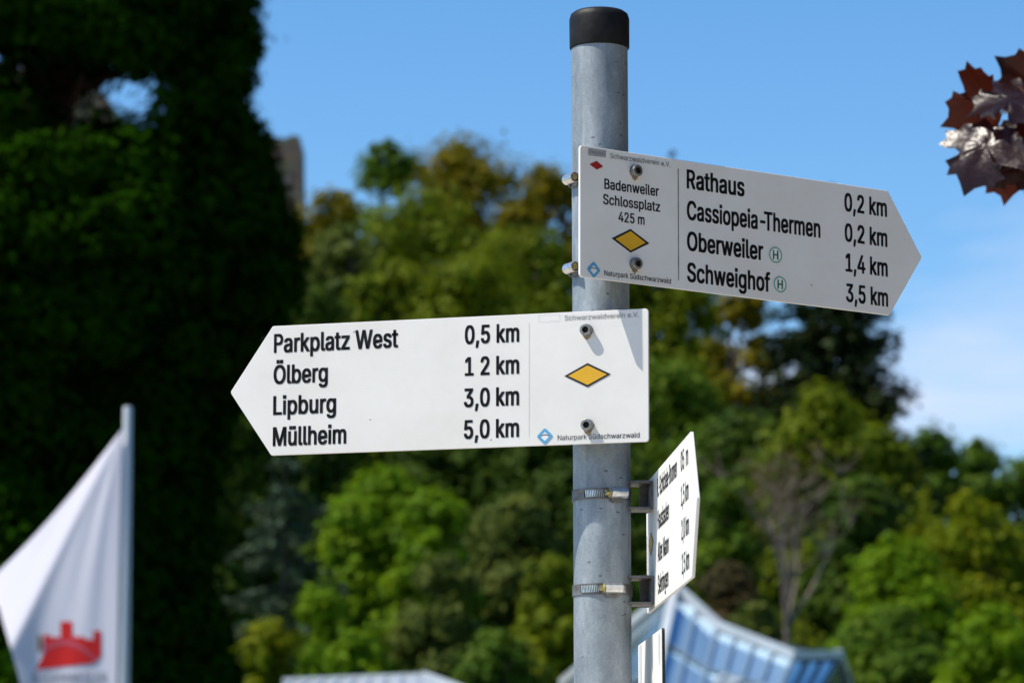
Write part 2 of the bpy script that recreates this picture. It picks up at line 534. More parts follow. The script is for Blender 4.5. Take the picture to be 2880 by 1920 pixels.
for k in range(len(ring)):
    bm.faces.new((up_[k], up_[(k + 1) % len(ring)], dn_[(k + 1) % len(ring)], dn_[k]))
link("wall", bm_mesh("wall", bm), wall_m, hall)
bm = bmesh.new()
bk = [bm.verts.new(p - HL) for p in (g_l0, g_apex, g_p1, g_p2, g_p3, g_r0, at(1900, 2100, 92))]
bm.faces.new(bk)
link("rear_roof", bm_mesh("rear_roof", bm), glass_shade, hall)

# ------------------------------------------------------------------ low pavilion with a metal roof
zinc_roof = simple("grey_sheet_roof", (.36, .40, .45), .5, .25, .4, .08, 2)
pav = empty("pavilion", at(1100, 2200, 55)); pav.location.z = 0
tag(pav, "low pavilion with a grey sheet metal roof, only its ridge in view", "building")
PL = pav.location
r0, r1 = at(800, 1920, 57), at(1192, 1900, 56)
e_r = at(1430, 1985, 53); e_l0 = at(560, 2090, 51); e_l1 = at(1240, 2060, 50); e_b = at(1400, 2000, 62); e_b0 = at(600, 2060, 63)


def slab(name, pts, th, mat, parent):
    bm = bmesh.new()
    a = [bm.verts.new(p - parent.location) for p in pts]; c = [bm.verts.new(p - parent.location - Vector((0, 0, th))) for p in pts]
    bm.faces.new(a); bm.faces.new(c[::-1])
    for i in range(len(pts)): bm.faces.new((a[i], c[i], c[(i + 1) % len(pts)], a[(i + 1) % len(pts)]))
    return link(name, bm_mesh(name, bm), mat, parent)


slab("roof", [r0, r1, e_l1, e_l0], .12, zinc_roof, pav)
slab("roof", [r1, e_r, e_l1], .12, zinc_roof, pav)
slab("roof", [r0, e_b0, e_b, e_r, r1], .12, zinc_roof, pav)
beam("ridge_cap", r0 + Vector((0, 0, .05)), r1 + Vector((0, 0, .02)), .06, frame_m, pav)
beam("ridge_cap", r1 + Vector((0, 0, .04)), e_r + Vector((0, 0, .02)), .06, frame_m, pav)
for k in range(9):
    t_ = (k + .5) / 9
    beam("standing_seam", r0.lerp(r1, t_) + Vector((0, 0, .02)), e_l0.lerp(e_l1, t_) + Vector((0, 0, .02)), .05, zinc_roof, pav)
bm = bmesh.new()
ring = [e_l0, e_l1, e_r, e_b, e_b0]
cxy = sum((Vector((p.x, p.y, 0)) for p in ring), Vector()) / 5
zt = min(p.z for p in ring) - .15
ins = [Vector((p.x, p.y, 0)).lerp(cxy, .08) for p in ring]
up_ = [bm.verts.new((p.x - PL.x, p.y - PL.y, zt)) for p in ins]; dn_ = [bm.verts.new((p.x - PL.x, p.y - PL.y, -.1)) for p in ins]
for k in range(5): bm.faces.new((up_[k], up_[(k + 1) % 5], dn_[(k + 1) % 5], dn_[k]))
bm.faces.new(up_)
link("wall", bm_mesh("wall", bm), wall_m, pav)

# ------------------------------------------------------------------ trees
FOL = dict(
    gold=foliage("gold_olive_leaves", (.070, .078, .003), (.145, .128, .003), (.26, .185, .003)),
    olive=foliage("olive_leaves", (.055, .085, .003), (.118, .158, .004), (.185, .215, .005)),
    green=foliage("mid_green_leaves", (.032, .078, .006), (.074, .135, .008), (.135, .19, .009)),
    muted=foliage("muted_green_leaves", (.042, .068, .012), (.090, .120, .018), (.140, .160, .022)),
    bright=foliage("bright_green_leaves", (.060, .130, .003), (.125, .225, .004), (.20, .29, .006), .42),
    lime=foliage("yellow_green_leaves", (.075, .115, .002), (.15, .19, .003), (.25, .245, .004), .42),
    bluegreen=foliage("blue_green_needles", (.018, .042, .024), (.055, .092, .055), (.100, .145, .080), .15),
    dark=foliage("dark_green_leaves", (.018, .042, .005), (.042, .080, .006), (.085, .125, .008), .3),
    spruce=foliage("spruce_needles", (.012, .024, .010), (.026, .044, .016), (.055, .072, .014), .1),
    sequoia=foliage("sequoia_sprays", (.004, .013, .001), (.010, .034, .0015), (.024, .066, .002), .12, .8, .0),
    rusty=foliage("rusty_leaves", (.040, .042, .014), (.070, .056, .020), (.11, .060, .024), .3),
)
bark = simple("grey_brown_bark", (.10, .075, .055), .9, 0, .2, .4, 6, .4)
bark_red = simple("reddish_bark", (.085, .040, .024), .95, 0, .1, .5, 4, .5)
bark_pale = simple("pale_twiggy_bark", (.24, .19, .155), .9, 0, .2, .3, 6, .3)


def unit(v): return v / (np.linalg.norm(v, axis=-1, keepdims=True) + 1e-9)


def leaf_mesh(name, C, N, S, tone, aspect=.6, T=None, tri=False):
    n = len(C)
    N = unit(N)
    R_ = rng.normal(size=(n, 3)) if T is None else T
    T_ = unit(R_ - (R_ * N).sum(1)[:, None] * N)
    B_ = np.cross(N, T_)
    S = S[:, None]
    if tri:
        V = np.stack([C - T_ * S * .5 - B_ * S * aspect * .5, C - T_ * S * .5 + B_ * S * aspect * .5, C + T_ * S * .7], 1)
        return np_mesh(name, V.reshape(-1, 3), np.arange(n * 3).reshape(n, 3), np.repeat(np.clip(tone, 0, 1), 3))
    V = np.empty((n, 4, 3))
    V[:, 0] = C - T_ * S * .5
    V[:, 1] = C + B_ * S * aspect * .5 + N * S * .08
    V[:, 2] = C + T_ * S * .5
    V[:, 3] = C - B_ * S * aspect * .5 + N * S * .08
    Qd = np.arange(n * 4).reshape(n, 4)
    return np_mesh(name, V.reshape(-1, 3), Qd, np.repeat(np.clip(tone, 0, 1), 4))


def clump_leaves(CC, CS, per, leaf, squash=.75, shell=.45, up=.5, stray=.16, rough=.24):
    """leaves gathered into sprays: CC centres, CS radii"""
    k = len(CC)
    w = CS ** 2; cnt = np.maximum(6, (per * w / w.mean()).astype(int))
    i = np.repeat(np.arange(k), cnt)
    d = unit(rng.normal(size=(len(i), 3)))
    r = shell + (1 - shell) * rng.random(len(i)) ** .6
    r = np.where(rng.random(len(i)) < stray, r * 1.35, r)
    lump = 1 + .25 * np.sin(d[:, 0] * 5 + i) * np.sin(d[:, 1] * 5 + 2 * i) + .15 * np.sin(d[:, 2] * 9 + 3 * i)
    P = CC[i] + d * (r * lump * CS[i])[:, None] * np.array([1, 1, squash])
    N = d * .95 + np.array([0, 0, up * .8]) + rng.normal(size=d.shape) * rough
    S = leaf * (.6 + .8 * rng.random(len(i)))
    tone = np.clip(rng.random(k)[i] * .55 + rng.random(len(i)) * .45 + rng.normal(size=len(i)) * .06, 0, 1)
    return P, N, S, tone


def trunk_mesh(H, r, limbs, crown0):
    parts = []
    z = np.linspace(0, H * .92, 9)
    wob = np.cumsum(rng.normal(size=(9, 2)) * .012 * H, axis=0) * .5; wob[0] = 0
    path = np.c_[wob, z - .6 * (z == 0)]
    parts.append(tube_np(path, r * (1 - .9 * z / (H * .95)) + .01, 8))
    for c in limbs:
        t = min(.85, max(crown0 * .8, (c[2] / H) - .18 * rng.random() - .08))
        a = np.array([np.interp(t * H, z, wob[:, 0]), np.interp(t * H, z, wob[:, 1]), t * H])
        m_ = a * .45 + c * .55 + np.array([0, 0, .04 * H])
        parts.append(tube_np([a, a * .75 + m_ * .25, m_, c], [r * .35, r * .28, r * .18, .015], 5))
    return merge_np(parts)


def broadleaf(name, label, px, top, hw, d, kind, cat="tree", group="trees on the castle hill", crown0=.25, n=46, per=250, leaf=.25,
              gap=1.0, shape=None, squash=.85, fluff=.40, shell=.12):
    n = int(n * 1.9)
    T_ = at(px, top, d)
    gz = float(ground_z(T_.x, T_.y))
    H = max(2.0, T_.z - gz)
    R_ = hw * d / F_PX
    root = empty(name, (T_.x, T_.y, gz))
    tag(root, label, cat, group)
    prof = shape or [(0, .45), (.18, .85), (.42, 1.0), (.68, .88), (.86, .60), (1, .22)]
    hs_ = np.array([p[0] for p in prof]); rs = np.array([p[1] for p in prof])
    # clump centres through the crown, mostly towards its outside
    u = rng.random(n * 6); rr = np.interp(u, hs_, rs)
    keep = rng.random(n * 6) < rr ** 1.5
    u = u[keep][:n]; rr = rr[keep][:n]
    k = len(u)
    th = rng.random(k) * 2 * np.pi
    rad = (.12 + .76 * rng.random(k) ** .6) * rr * R_
    cs = R_ * fluff * (.65 + .7 * rng.random(k)) * np.clip(rr + .15, .35, 1)
    z0 = crown0 * H
    zc = z0 + u * (H - z0)
    zc = np.minimum(zc, H - cs * squash * .92)
    CC = np.c_[np.cos(th) * rad, np.sin(th) * rad, zc]
    CC = np.concatenate([CC, [[rng.normal() * .1 * R_, 0, H - R_ * .34], [R_ * .2, .1 * R_, H - R_ * .6], [-R_ * .22, -.1 * R_, H - R_ * .62]]]); cs = np.append(cs, [R_ * .36, R_ * .45, R_ * .45])
    P, N, S, tone = clump_leaves(CC, cs * gap, per, leaf, squash, shell)
    link("crown", leaf_mesh("crown", P, N, S, tone * .8 + .1, .85, tri=True), FOL[kind], root)
    li = rng.choice(len(CC), min(9, len(CC)), replace=False)
    V, Qd = trunk_mesh(H, .016 * H + .04, CC[li], crown0)
    link("trunk", np_mesh("trunk", V, Qd, smooth=True), bark, root)
    return root


def conifer(name, label, px, top, hw, d, kind, cat="conifer", group="trees on the castle hill", droop=.25, whorls=26, boughs=11, leaf=.34, zfrac=.12, curve=1.0, dens=1.0, fill=.07):
    T_ = at(px, top, d)
    gz = float(ground_z(T_.x, T_.y)); H = T_.z - gz; R_ = hw * d / F_PX
    root = empty(name, (T_.x, T_.y, gz))
    tag(root, label, cat, group)
    Cs, Ns, Ts, Ss, To = [], [], [], [], []
    parts = []
    for w in range(whorls):
        f = (w + rng.random() * .6) / whorls                # 0 bottom, 1 top
        z = H * (zfrac + (1 - zfrac) * min(.995, f + rng.normal() * .012))
        L0 = R_ * (1 - f) ** curve + .12
        nb = max(4, int(boughs * (.55 + .6 * (1 - f))))
        a0 = rng.random() * 6.28
        for bgh in range(nb):
            a = a0 + 6.283 * bgh / nb + rng.normal() * .2
            L = L0 * (.45 + .65 * rng.random())
            zb = rng.normal() * .02 * H * (1 - f)
            dr = droop * (.6 + .8 * rng.random())
            m_ = max(4, int(L / leaf * 5.2 * dens))
            t = (.12 + .88 * rng.random(m_)) ** .8
            side = rng.normal(size=m_) * .16 * L * (1.08 - t) + rng.normal(size=m_) * .05
            dx, dy = math.cos(a), math.sin(a)
            zz = z + zb - dr * L * t ** 1.3 + .10 * L * t ** 3 + rng.normal(size=m_) * fill - np.abs(side) * .25
            Cs.append(np.c_[dx * t * L - dy * side, dy * t * L + dx * side, zz])
            Ns.append(np.c_[np.zeros(m_), np.zeros(m_), np.ones(m_)] + rng.normal(size=(m_, 3)) * .45)
            Ts.append(np.c_[np.full(m_, dx), np.full(m_, dy), np.full(m_, -dr)] + rng.normal(size=(m_, 3)) * .5)
            Ss.append(leaf * (.6 + .7 * rng.random(m_)))
            To.append(np.clip(rng.random() * .5 + rng.random(m_) * .35 + .15 * t, 0, 1))
            if bgh % 2 == 0:
                parts.append(tube_np([(0, 0, z), (dx * L * .5, dy * L * .5, z - dr * L * .40), (dx * L * .9, dy * L * .9, z - dr * L * .8)], [.045, .03, .01], 4))
    link("crown", leaf_mesh("crown", np.concatenate(Cs), np.concatenate(Ns), np.concatenate(Ss), np.concatenate(To), .42, np.concatenate(Ts)), FOL[kind], root)
    zt = np.linspace(-.5, H * .985, 6)
    parts.append(tube_np(np.c_[zt * 0, zt * 0, zt], .014 * H * (1.03 - zt / H) + .01, 8))
    V, Qd = merge_np(parts)
    link("trunk", np_mesh("trunk", V, Qd, smooth=True), bark, root)
    return root


# ---- the giant dark conifer that fills the left of the picture
def giant():
    d = 44.0
    B = at(130, 1000, d); gz = float(ground_z(B.x, B.y))
    root = empty("giant_sequoia", (B.x, B.y, gz))
    tag(root, "giant dark conifer with lumpy foliage filling the left side behind the flag", "conifer")
    # crown reach measured from the trunk, by height
    edge = [(-900, 540), (-400, 620), (-120, 690), (0, 722), (80, 738), (180, 742), (255, 705), (330, 712), (375, 770), (440, 792), (520, 790), (590, 840), (680, 868), (760, 872),
            (850, 850), (950, 780), (1080, 700), (1250, 640), (1500, 600), (1750, 640), (1900, 680), (2300, 720)]
    zs = np.array([at(130, y, d).z - gz for y, _ in edge]); rs = np.array([at(x, y, d).x - B.x for y, x in edge])
    o = np.argsort(zs); zs = zs[o]; rs = rs[o]
    H = 31.0
    k = 1650
    z = 1.0 + (16.5) * rng.random(k)
    R_ = np.interp(z, zs, rs)
    th = rng.random(k) * 2 * np.pi
    cs = (.34 + .44 * rng.random(k))
    rad = (R_ - cs * .80) * (.16 + .84 * rng.random(k) ** .5)
    CC = np.c_[np.cos(th) * rad, np.sin(th) * rad, z]
    # thin places where branches have died back and the sky shows through
    cd = np.array(CAM - root.location)
    keep = np.ones(k, bool)
    for hx, hy, hr in ((440, 255, 40), (325, 225, 16), (272, 278, 24), (395, 320, 26), (8, 165, 18), (170, 305, 14)):
        q = np.array(at(hx, hy, d) - root.location)
        v = q - cd; v /= np.linalg.norm(v)
        w = CC - cd; dist = np.linalg.norm(w - (w @ v)[:, None] * v, axis=1)
        keep &= dist > (hr * 1.25 / F_PX * d + cs * .62)
    CC = CC[keep]; cs = cs[keep]
    # the ragged outline: sprays right at the branch ends
    k2 = 420
    z = 1.0 + 14 * rng.random(k2); c2 = .18 + .22 * rng.random(k2)
    R_ = np.interp(z, zs, rs); th = rng.normal(size=k2) * .55; rad = R_ - c2 * (.7 + .5 * rng.random(k2))
    CC = np.concatenate([CC, np.c_[np.cos(th) * rad, np.sin(th) * rad, z]]); cs = np.append(cs, c2)
    P, N, S, tone = clump_leaves(CC, cs, 360, .105, .85, .62, .45, .04, .14)
    tone = tone * .55 + .2
    link("crown", leaf_mesh("crown", P, N, S, tone, .75, tri=True), FOL["sequoia"], root)
    # upper crown out of the picture, coarser
    k = 240
    z = 17 + 13.5 * rng.random(k)
    R_ = np.interp(z, [17, 24, 31], [2.6, 2.0, .5]); th = rng.random(k) * 6.283; rad = R_ * (.3 + .65 * rng.random(k) ** .5)
    P, N, S, tone = clump_leaves(np.c_[np.cos(th) * rad, np.sin(th) * rad, z], .45 + .35 * rng.random(k), 90, .26, .85, .5, .35)
    link("upper_crown", leaf_mesh("upper_crown", P, N, S, tone, .5), FOL["sequoia"], root)
    zt = np.linspace(-.5, 30, 14)
    parts = [tube_np(np.c_[.08 * np.sin(zt * .5), .05 * np.cos(zt * .4), zt], np.interp(zt, [-.5, 1, 6, 30], [.95, .62, .42, .03]), 14)]
    for j in range(46):
        a = rng.random() * 6.283; z_ = 2 + 15 * rng.random(); r_ = float(np.interp(z_, zs, rs)) * .8
        dx, dy = math.cos(a), math.sin(a)
        parts.append(tube_np([(0, 0, z_), (dx * r_ * .4, dy * r_ * .4, z_ - .15), (dx * r_ * .75, dy * r_ * .75, z_ - .12), (dx * r_, dy * r_, z_ + .1)], [.09, .06, .04, .012], 5))
    V, Qd = merge_np(parts)
    link("trunk", np_mesh("trunk", V, Qd, smooth=True), bark_red, root)


giant()

tall = [(0, .5), (.2, .8), (.5, 1), (.8, .85), (.93, .6), (1, .3)]
# (builder, name, label, px, top, half width, distance, leaf kind, options)
for args in (
    # --- skyline left of the pole
    ("broadleaf_tree", "tall olive and gold tree crown topping the hill between flagpole conifer and signpost", 1310, 352, 237, 175, "gold", dict(shape=tall, n=46, gap=0.97, crown0=.30)),
    ("broadleaf_tree", "loose green tree with sky gaps left of the tall gold crown", 1085, 392, 154, 170, "green", dict(shape=tall, n=34, gap=0.88, crown0=.30, per=170)),
    ("broadleaf_tree", "low gold tipped tree at skyline just right of the castle ruin", 930, 522, 165, 165, "gold", dict(n=48)),
    ("broadleaf_tree", "gold tinted tree on the skyline touching the left edge of the pole", 1560, 448, 179, 178, "gold", dict(shape=tall, n=40, gap=1.02)),
    ("broadleaf_tree", "small yellowish tree in the dip between tall gold crown and pole", 1455, 560, 122, 172, "gold", dict(n=30)),
    ("broadleaf_tree", "broad olive green tree in the middle of the hill above the lower sign", 1190, 495, 320, 155, "olive", dict(n=70, gap=1.04)),
    ("broadleaf_tree", "olive tree behind the clamps of the upper sign", 1480, 610, 243, 150, "olive", dict(n=56, gap=1.04)),
    ("broadleaf_tree", "greyish green tree below the gold tipped skyline tree", 965, 620, 154, 150, "muted", dict(n=40)),
    ("broadleaf_tree", "darker olive tree right above the long edge of the lower sign", 1360, 700, 282, 140, "olive", dict(n=56, gap=1.02)),
    ("broadleaf_tree", "mid green olive tree between giant conifer and the dark olive tree", 1090, 720, 218, 140, "olive", dict(n=48, gap=1.02)),
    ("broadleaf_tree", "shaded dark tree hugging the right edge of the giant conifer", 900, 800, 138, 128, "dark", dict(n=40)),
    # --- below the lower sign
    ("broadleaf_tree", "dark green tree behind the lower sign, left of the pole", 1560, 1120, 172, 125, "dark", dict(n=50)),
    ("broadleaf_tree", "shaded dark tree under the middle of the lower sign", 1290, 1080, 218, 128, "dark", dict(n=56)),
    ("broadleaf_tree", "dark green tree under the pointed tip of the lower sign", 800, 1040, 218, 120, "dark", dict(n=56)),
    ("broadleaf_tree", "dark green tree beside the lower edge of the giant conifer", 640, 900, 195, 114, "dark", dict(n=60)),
    ("broadleaf_tree", "tall bright green tree below the lower sign", 1090, 1295, 172, 100, "bright", dict(n=50, gap=1.02, shape=tall, leaf=.2)),
    ("broadleaf_tree", "bright yellow green bushy tree right of the tall bright one", 1225, 1365, 138, 97, "bright", dict(n=36, gap=0.96, leaf=.2)),
    ("broadleaf_tree", "muted olive tree left of the pole beneath the lower sign", 1440, 1380, 172, 103, "muted", dict(n=56, gap=1.02, leaf=.2)),
    ("broadleaf_tree", "small dark olive tree in front of the bright green trees", 1245, 1545, 132, 90, "muted", dict(n=44, leaf=.18)),
    ("broadleaf_tree", "yellowish olive tree beside the pole near the picture bottom", 1560, 1555, 109, 94, "olive", dict(n=40, leaf=.2)),
    ("broadleaf_tree", "lime green shrub low between blue green cedar and bright trees", 765, 1735, 126, 82, "lime", dict(cat="shrub", n=30, leaf=.16, crown0=.1)),
    ("broadleaf_tree", "small lime green tree at the foot of the blue green cedar", 905, 1640, 115, 88, "bright", dict(n=30, gap=0.96, leaf=.18)),
    ("broadleaf_tree", "bright green shrub above the grey pavilion roof", 1010, 1760, 138, 80, "bright", dict(cat="shrub", n=34, leaf=.16, crown0=.08)),
    ("broadleaf_tree", "dark shrub right of the pavilion roof ridge", 1400, 1770, 172, 84, "green", dict(cat="shrub", n=44, leaf=.18, crown0=.08)),
    # --- right of the pole
    ("broadleaf_tree", "olive tree right of the pole between the two upper signs", 1870, 620, 192, 160, "olive", dict(n=52, gap=0.95, shape=tall)),
    ("broadleaf_tree", "thin olive gold tree with sky gaps left of the dark spruce", 2095, 800, 134, 150, "gold", dict(n=30, gap=0.81, shape=tall, per=150)),
    ("broadleaf_tree", "dark green tree right beside the lower sign's square end", 1900, 1000, 218, 130, "green", dict(n=60, gap=1.05)),
    ("broadleaf_tree", "olive green tree in front of the dark spruce's foot", 2300, 1085, 230, 118, "olive", dict(n=50, gap=1.04, leaf=.22)),
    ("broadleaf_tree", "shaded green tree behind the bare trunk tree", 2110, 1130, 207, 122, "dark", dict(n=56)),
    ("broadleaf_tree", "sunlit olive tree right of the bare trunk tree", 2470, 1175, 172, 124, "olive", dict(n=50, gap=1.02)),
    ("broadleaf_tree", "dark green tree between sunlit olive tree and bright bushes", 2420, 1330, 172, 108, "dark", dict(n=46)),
    ("broadleaf_tree", "green tree on the right skyline next to the spruce", 2625, 1185, 154, 150, "green", dict(n=40, gap=1.02)),
    ("broadleaf_tree", "smaller green tree further down the right skyline", 2755, 1228, 122, 155, "green", dict(n=34, gap=0.99)),
    ("broadleaf_tree", "green tree at the right picture edge on the skyline", 2880, 1275, 141, 158, "green", dict(n=36, gap=1.02)),
    ("broadleaf_tree", "big yellow green tree at the lower right corner", 2745, 1375, 270, 96, "lime", dict(n=80, gap=0.90, leaf=.18, per=190)),
    ("broadleaf_tree", "bright green tree left of the big yellow green one", 2515, 1485, 190, 92, "bright", dict(n=54, gap=0.97, leaf=.17)),
    ("broadleaf_tree", "mid green tree low right behind the glass roof", 2500, 1680, 218, 86, "green", dict(n=60, gap=0.97, leaf=.17)),
    ("broadleaf_tree", "yellow green shrub in the bottom right corner", 2790, 1690, 195, 82, "bright", dict(cat="shrub", n=50, gap=0.96, leaf=.16)),
    ("broadleaf_tree", "green tree right of the edge-on sign's tip", 2050, 1330, 138, 112, "green", dict(n=44, leaf=.2)),
    ("broadleaf_tree", "rusty brown shrub behind the glass roof apex", 2050, 1570, 126, 104, "rusty", dict(cat="shrub", n=36, leaf=.18, crown0=.1, gap=1.02)),
    ("broadleaf_tree", "dark olive shrub just above the glass roof ridge", 2120, 1690, 138, 99, "muted", dict(cat="shrub", n=40, leaf=.18, crown0=.1)),
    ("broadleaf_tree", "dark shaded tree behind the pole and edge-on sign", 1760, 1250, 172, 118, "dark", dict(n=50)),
    ("broadleaf_tree", "green bush behind the pole beside the glass roof", 1700, 1560, 150, 100, "green", dict(cat="shrub", n=44, leaf=.2, crown0=.1)),
):
    nm, lb, px, top, hw, d, kd, op = args
    if op.get("cat") == "shrub": nm = "shrub"
    broadleaf(nm, lb, px, top, hw, d, kd, **op)
conifer("spruce", "dark spruce with spreading tiers right of the upper sign's tip", 2335, 545, 420, 140, "spruce", droop=.16, whorls=46, boughs=18, leaf=.42, zfrac=.25, curve=.68, dens=2.6, fill=.20)
conifer("spruce", "far spruce with only its dark tip above the upper sign", 1888, 408, 75, 190, "spruce", droop=.15, whorls=26, boughs=9, leaf=.42, zfrac=.3)
conifer("cedar", "blue green cedar with hanging boughs left of the bright trees", 800, 1270, 330, 95, "bluegreen", droop=.38, whorls=21, boughs=12, leaf=.24, zfrac=.10, curve=.55, dens=2.2)

# bare many-stemmed tree
def bare_tree():
    d = 101.0
    base = at(2212, 1800, d); gz = float(ground_z(base.x, base.y))
    root = empty("bare_tree", (base.x, base.y, gz))
    tag(root, "nearly leafless tree with several upright grey brown stems behind glass roof", "tree", "trees on the castle hill")
    parts, tips = [], []
    f0 = np.array(at(2212, 1760, d) - root.location)
    parts.append(tube_np([(0, 0, -.3), f0], [.11, .085], 8))
    for tx, ty, dy in ((2165, 1500, -.6), (2205, 1480, .3), (2240, 1470, -.3), (2330, 1560, .4), (2250, 1600, .8), (2190, 1560, -.9)):
        e = np.array(at(tx, ty, d) - root.location) + np.array([0, dy, 0])
        m_ = f0 * .5 + e * .5 + rng.normal(size=3) * .05
        parts.append(tube_np([f0, m_, e], [.06, .045, .028], 6))
        for k in range(5):
            e2 = e + np.array([rng.normal() * .55, rng.normal() * .5, .5 + 1.3 * rng.random()])
            parts.append(tube_np([e, e * .5 + e2 * .5 + rng.normal(size=3) * .06, e2], [.022, .015, .008], 5))
            for j in range(4):
                e3 = e2 + np.array([rng.normal() * .4, rng.normal() * .4, .2 + .6 * rng.random()])
                parts.append(tube_np([e2, e3], [.014, .006], 4)); tips.append(e3)
    V, Qd = merge_np(parts)
    link("trunk", np_mesh("trunk", V, Qd, smooth=True), bark_pale, root)
    tips = np.array(tips)
    P, N, S, tone = clump_leaves(tips, np.full(len(tips), .30), 9, .12, .9, .1)
    link("crown", leaf_mesh("crown", P, N, S, tone), FOL["rusty"], root)


bare_tree()

# unseen leaf mass added right of and behind the camera to cut sky fill
k = 900
t_ = rng.random(k)
wx = np.where(t_ < .62, 9.5 + 5 * rng.random(k), -12 + 26 * rng.random(k)); wy = np.where(t_ < .62, -30 + 58 * rng.random(k), -33 + 7 * rng.random(k))
CC = np.c_[wx, wy, .3 + rng.random(k) * (9 + 3 * np.sin(wx * .7 + wy * .4))]
P, N, S, tone = clump_leaves(CC, 1.0 + .9 * rng.random(k), 70, .42, .8, .2)
tag(link("unseen_leaf_blocker", leaf_mesh("unseen_leaf_blocker", P, N, S, tone), FOL["dark"]), "unseen dark leaf mass added right and behind to block sky light", "light_blocker", kind="stuff")

# undergrowth that closes the hillside between the trees
k = 2400
uy = 84 + 140 * rng.random(k) ** .8; ux = (rng.random(k) * 2 - 1) * (uy * .17 + 4) + CAM.x
uh = ground_z(ux, uy)
CC = np.c_[ux, uy, uh + rng.random(k) * np.interp(uy, [84, 130, 224], [2.2, 4.0, 5.5])]
k2 = 1300                                                          # ... and goes on along the hill to either side of the picture
vy = 84 + 140 * rng.random(k2) ** .8; vx = np.sign(rng.random(k2) - .5) * (vy * (.17 + .40 * rng.random(k2)) + 4) + CAM.x
CC = np.concatenate([CC, np.c_[vx, vy, ground_z(vx, vy) + rng.random(k2) * np.interp(vy, [84, 130, 224], [3, 7, 9])]])
P, N, S, tone = clump_leaves(CC, np.r_[.8 + .8 * rng.random(k), 1.6 + 1.4 * rng.random(k2)], 56, .40, .8, .3)
tag(link("undergrowth", leaf_mesh("undergrowth", P, N, S, tone), FOL["muted"]), "leafy undergrowth covering the hillside between the trees", "undergrowth", kind="stuff")

# ------------------------------------------------------------------ flag
FD = 25.86
FPX = FD / F_PX
white_pole = simple("white_flagpole_paint", (.55, .58, .60), .4, .1, .4, .06, 3)
cloth, n, l, b = new_mat("white_flag_cloth")
b.inputs["Base Color"].default_value = (.82, .79, .88, 1); b.inputs["Roughness"].default_value = .8
tr = n.new("ShaderNodeBsdfTranslucent"); tr.inputs["Color"].default_value = (.72, .68, .82, 1)
ms = n.new("ShaderNodeMixShader"); ms.inputs[0].default_value = .32
l.new(b.outputs[0], ms.inputs[1]); l.new(tr.outputs[0], ms.inputs[2]); l.new(ms.outputs[0], n["Material Output"].inputs["Surface"])


def flag_depth(x, y):
    """how far the hanging cloth swings back (+) or forward (-) at a place on the flag, metres"""
    dx, dy = 342 - x, y - 1207
    r = math.hypot(dx, dy) * FPX
    a = math.atan2(dx, max(dy, 1))
    f = .30 * dx * FPX
    f += .26 * max(0, a - .47) * r * 3.0
    f += .005 * min(1, r / .5) * math.sin(a * 21 + .4) + .003 * min(1, r) * math.sin(a * 43 + dy * .006)
    lo = max(0, (dy - 330) / 420)
    f += .10 * lo * math.sin((x + .35 * y) * .0165 + .3) * max(0, min(1, (200 - x) / 180))
    return f


def flag_pt(x, y, off=0.0):
    return at(x, y, FD + flag_depth(x, y) - off)


pole_top = at(360, 1142, FD + .05)
fp = empty("flagpole", (pole_top.x, pole_top.y, 0))
tag(fp, "white flagpole standing in front of the giant dark conifer", "flagpole")
bm = bmesh.new()
bm_lathe(bm, [(.055, 0), (.050, 1.2), (.032, pole_top.z - .012), (.030, pole_top.z - .003), (.015, pole_top.z)], 24)
link("mast", bm_mesh("mast", bm, autosmooth=40), white_pole, fp)
bm = bmesh.new(); bm_lathe(bm, [(.16, 0), (.16, .015), (.07, .03), (.06, .12)], 24)
link("base_plate", bm_mesh("base_plate", bm, autosmooth=40), white_pole, fp)

flag = empty("flag", flag_pt(342, 1207))
tag(flag, "white flag with a red castle emblem drooping from the flagpole", "flag")
NU, NV = 90, 60
V = []
for i in range(NU + 1):
    u = i / NU
    hy = 1207 + 1150 * u; hx = 343 - 16 * (hy - 1207) / 775
    fyk = [(-70, 1668), (-4, 1702), (51, 1896), (92, 2060), (130, 2360)]
    ts = [0, .07, .33, .56, 1]
    fx = np.interp(u, ts, [p[0] for p in fyk]); fy = np.interp(u, ts, [p[1] for p in fyk])
    for j in range(NV + 1):
        v = j / NV
        x = hx * (1 - v) + fx * v; y = hy * (1 - v) + fy * v + 24 * math.sin(math.pi * v) * (1 - u) ** 2
        V.append(flag_pt(x, y) - flag.location)
idx = np.arange((NU + 1) * (NV + 1)).reshape(NU + 1, NV + 1)
Qd = np.stack([idx[:-1, :-1], idx[:-1, 1:], idx[1:, 1:], idx[1:, :-1]], -1).reshape(-1, 4)
link("cloth", np_mesh("cloth", np.array([tuple(v) for v in V]), Qd, smooth=True), cloth, flag)


def emblem(name, inside, mat, x0, x1, y0, y1, step=2.2, off=.006):
    xs = np.arange(x0, x1, step); ys = np.arange(y0, y1, step)
    V, Qd, seen = [], [], {}
    def vid(i, j):
        if (i, j) not in seen:
            seen[(i, j)] = len(V); V.append(tuple(flag_pt(x0 + i * step, y0 + j * step, off) - flag.location))
        return seen[(i, j)]
    for i in range(len(xs)):
        for j in range(len(ys)):
            if inside(xs[i] + step / 2, ys[j] + step / 2):
                Qd.append((vid(i, j), vid(i, j + 1), vid(i + 1, j + 1), vid(i + 1, j)))
    return link(name, np_mesh(name, np.array(V), np.array(Qd), smooth=True), mat, flag)


def zc(x, y):     # zoomed-crop coordinates of the emblem
    return (x - 60) * 7.127, (y - 1700) * 7.127


def arc_y(X): return 690 + (X - 860) ** 2 * (.00095 if X > 860 else .0009)


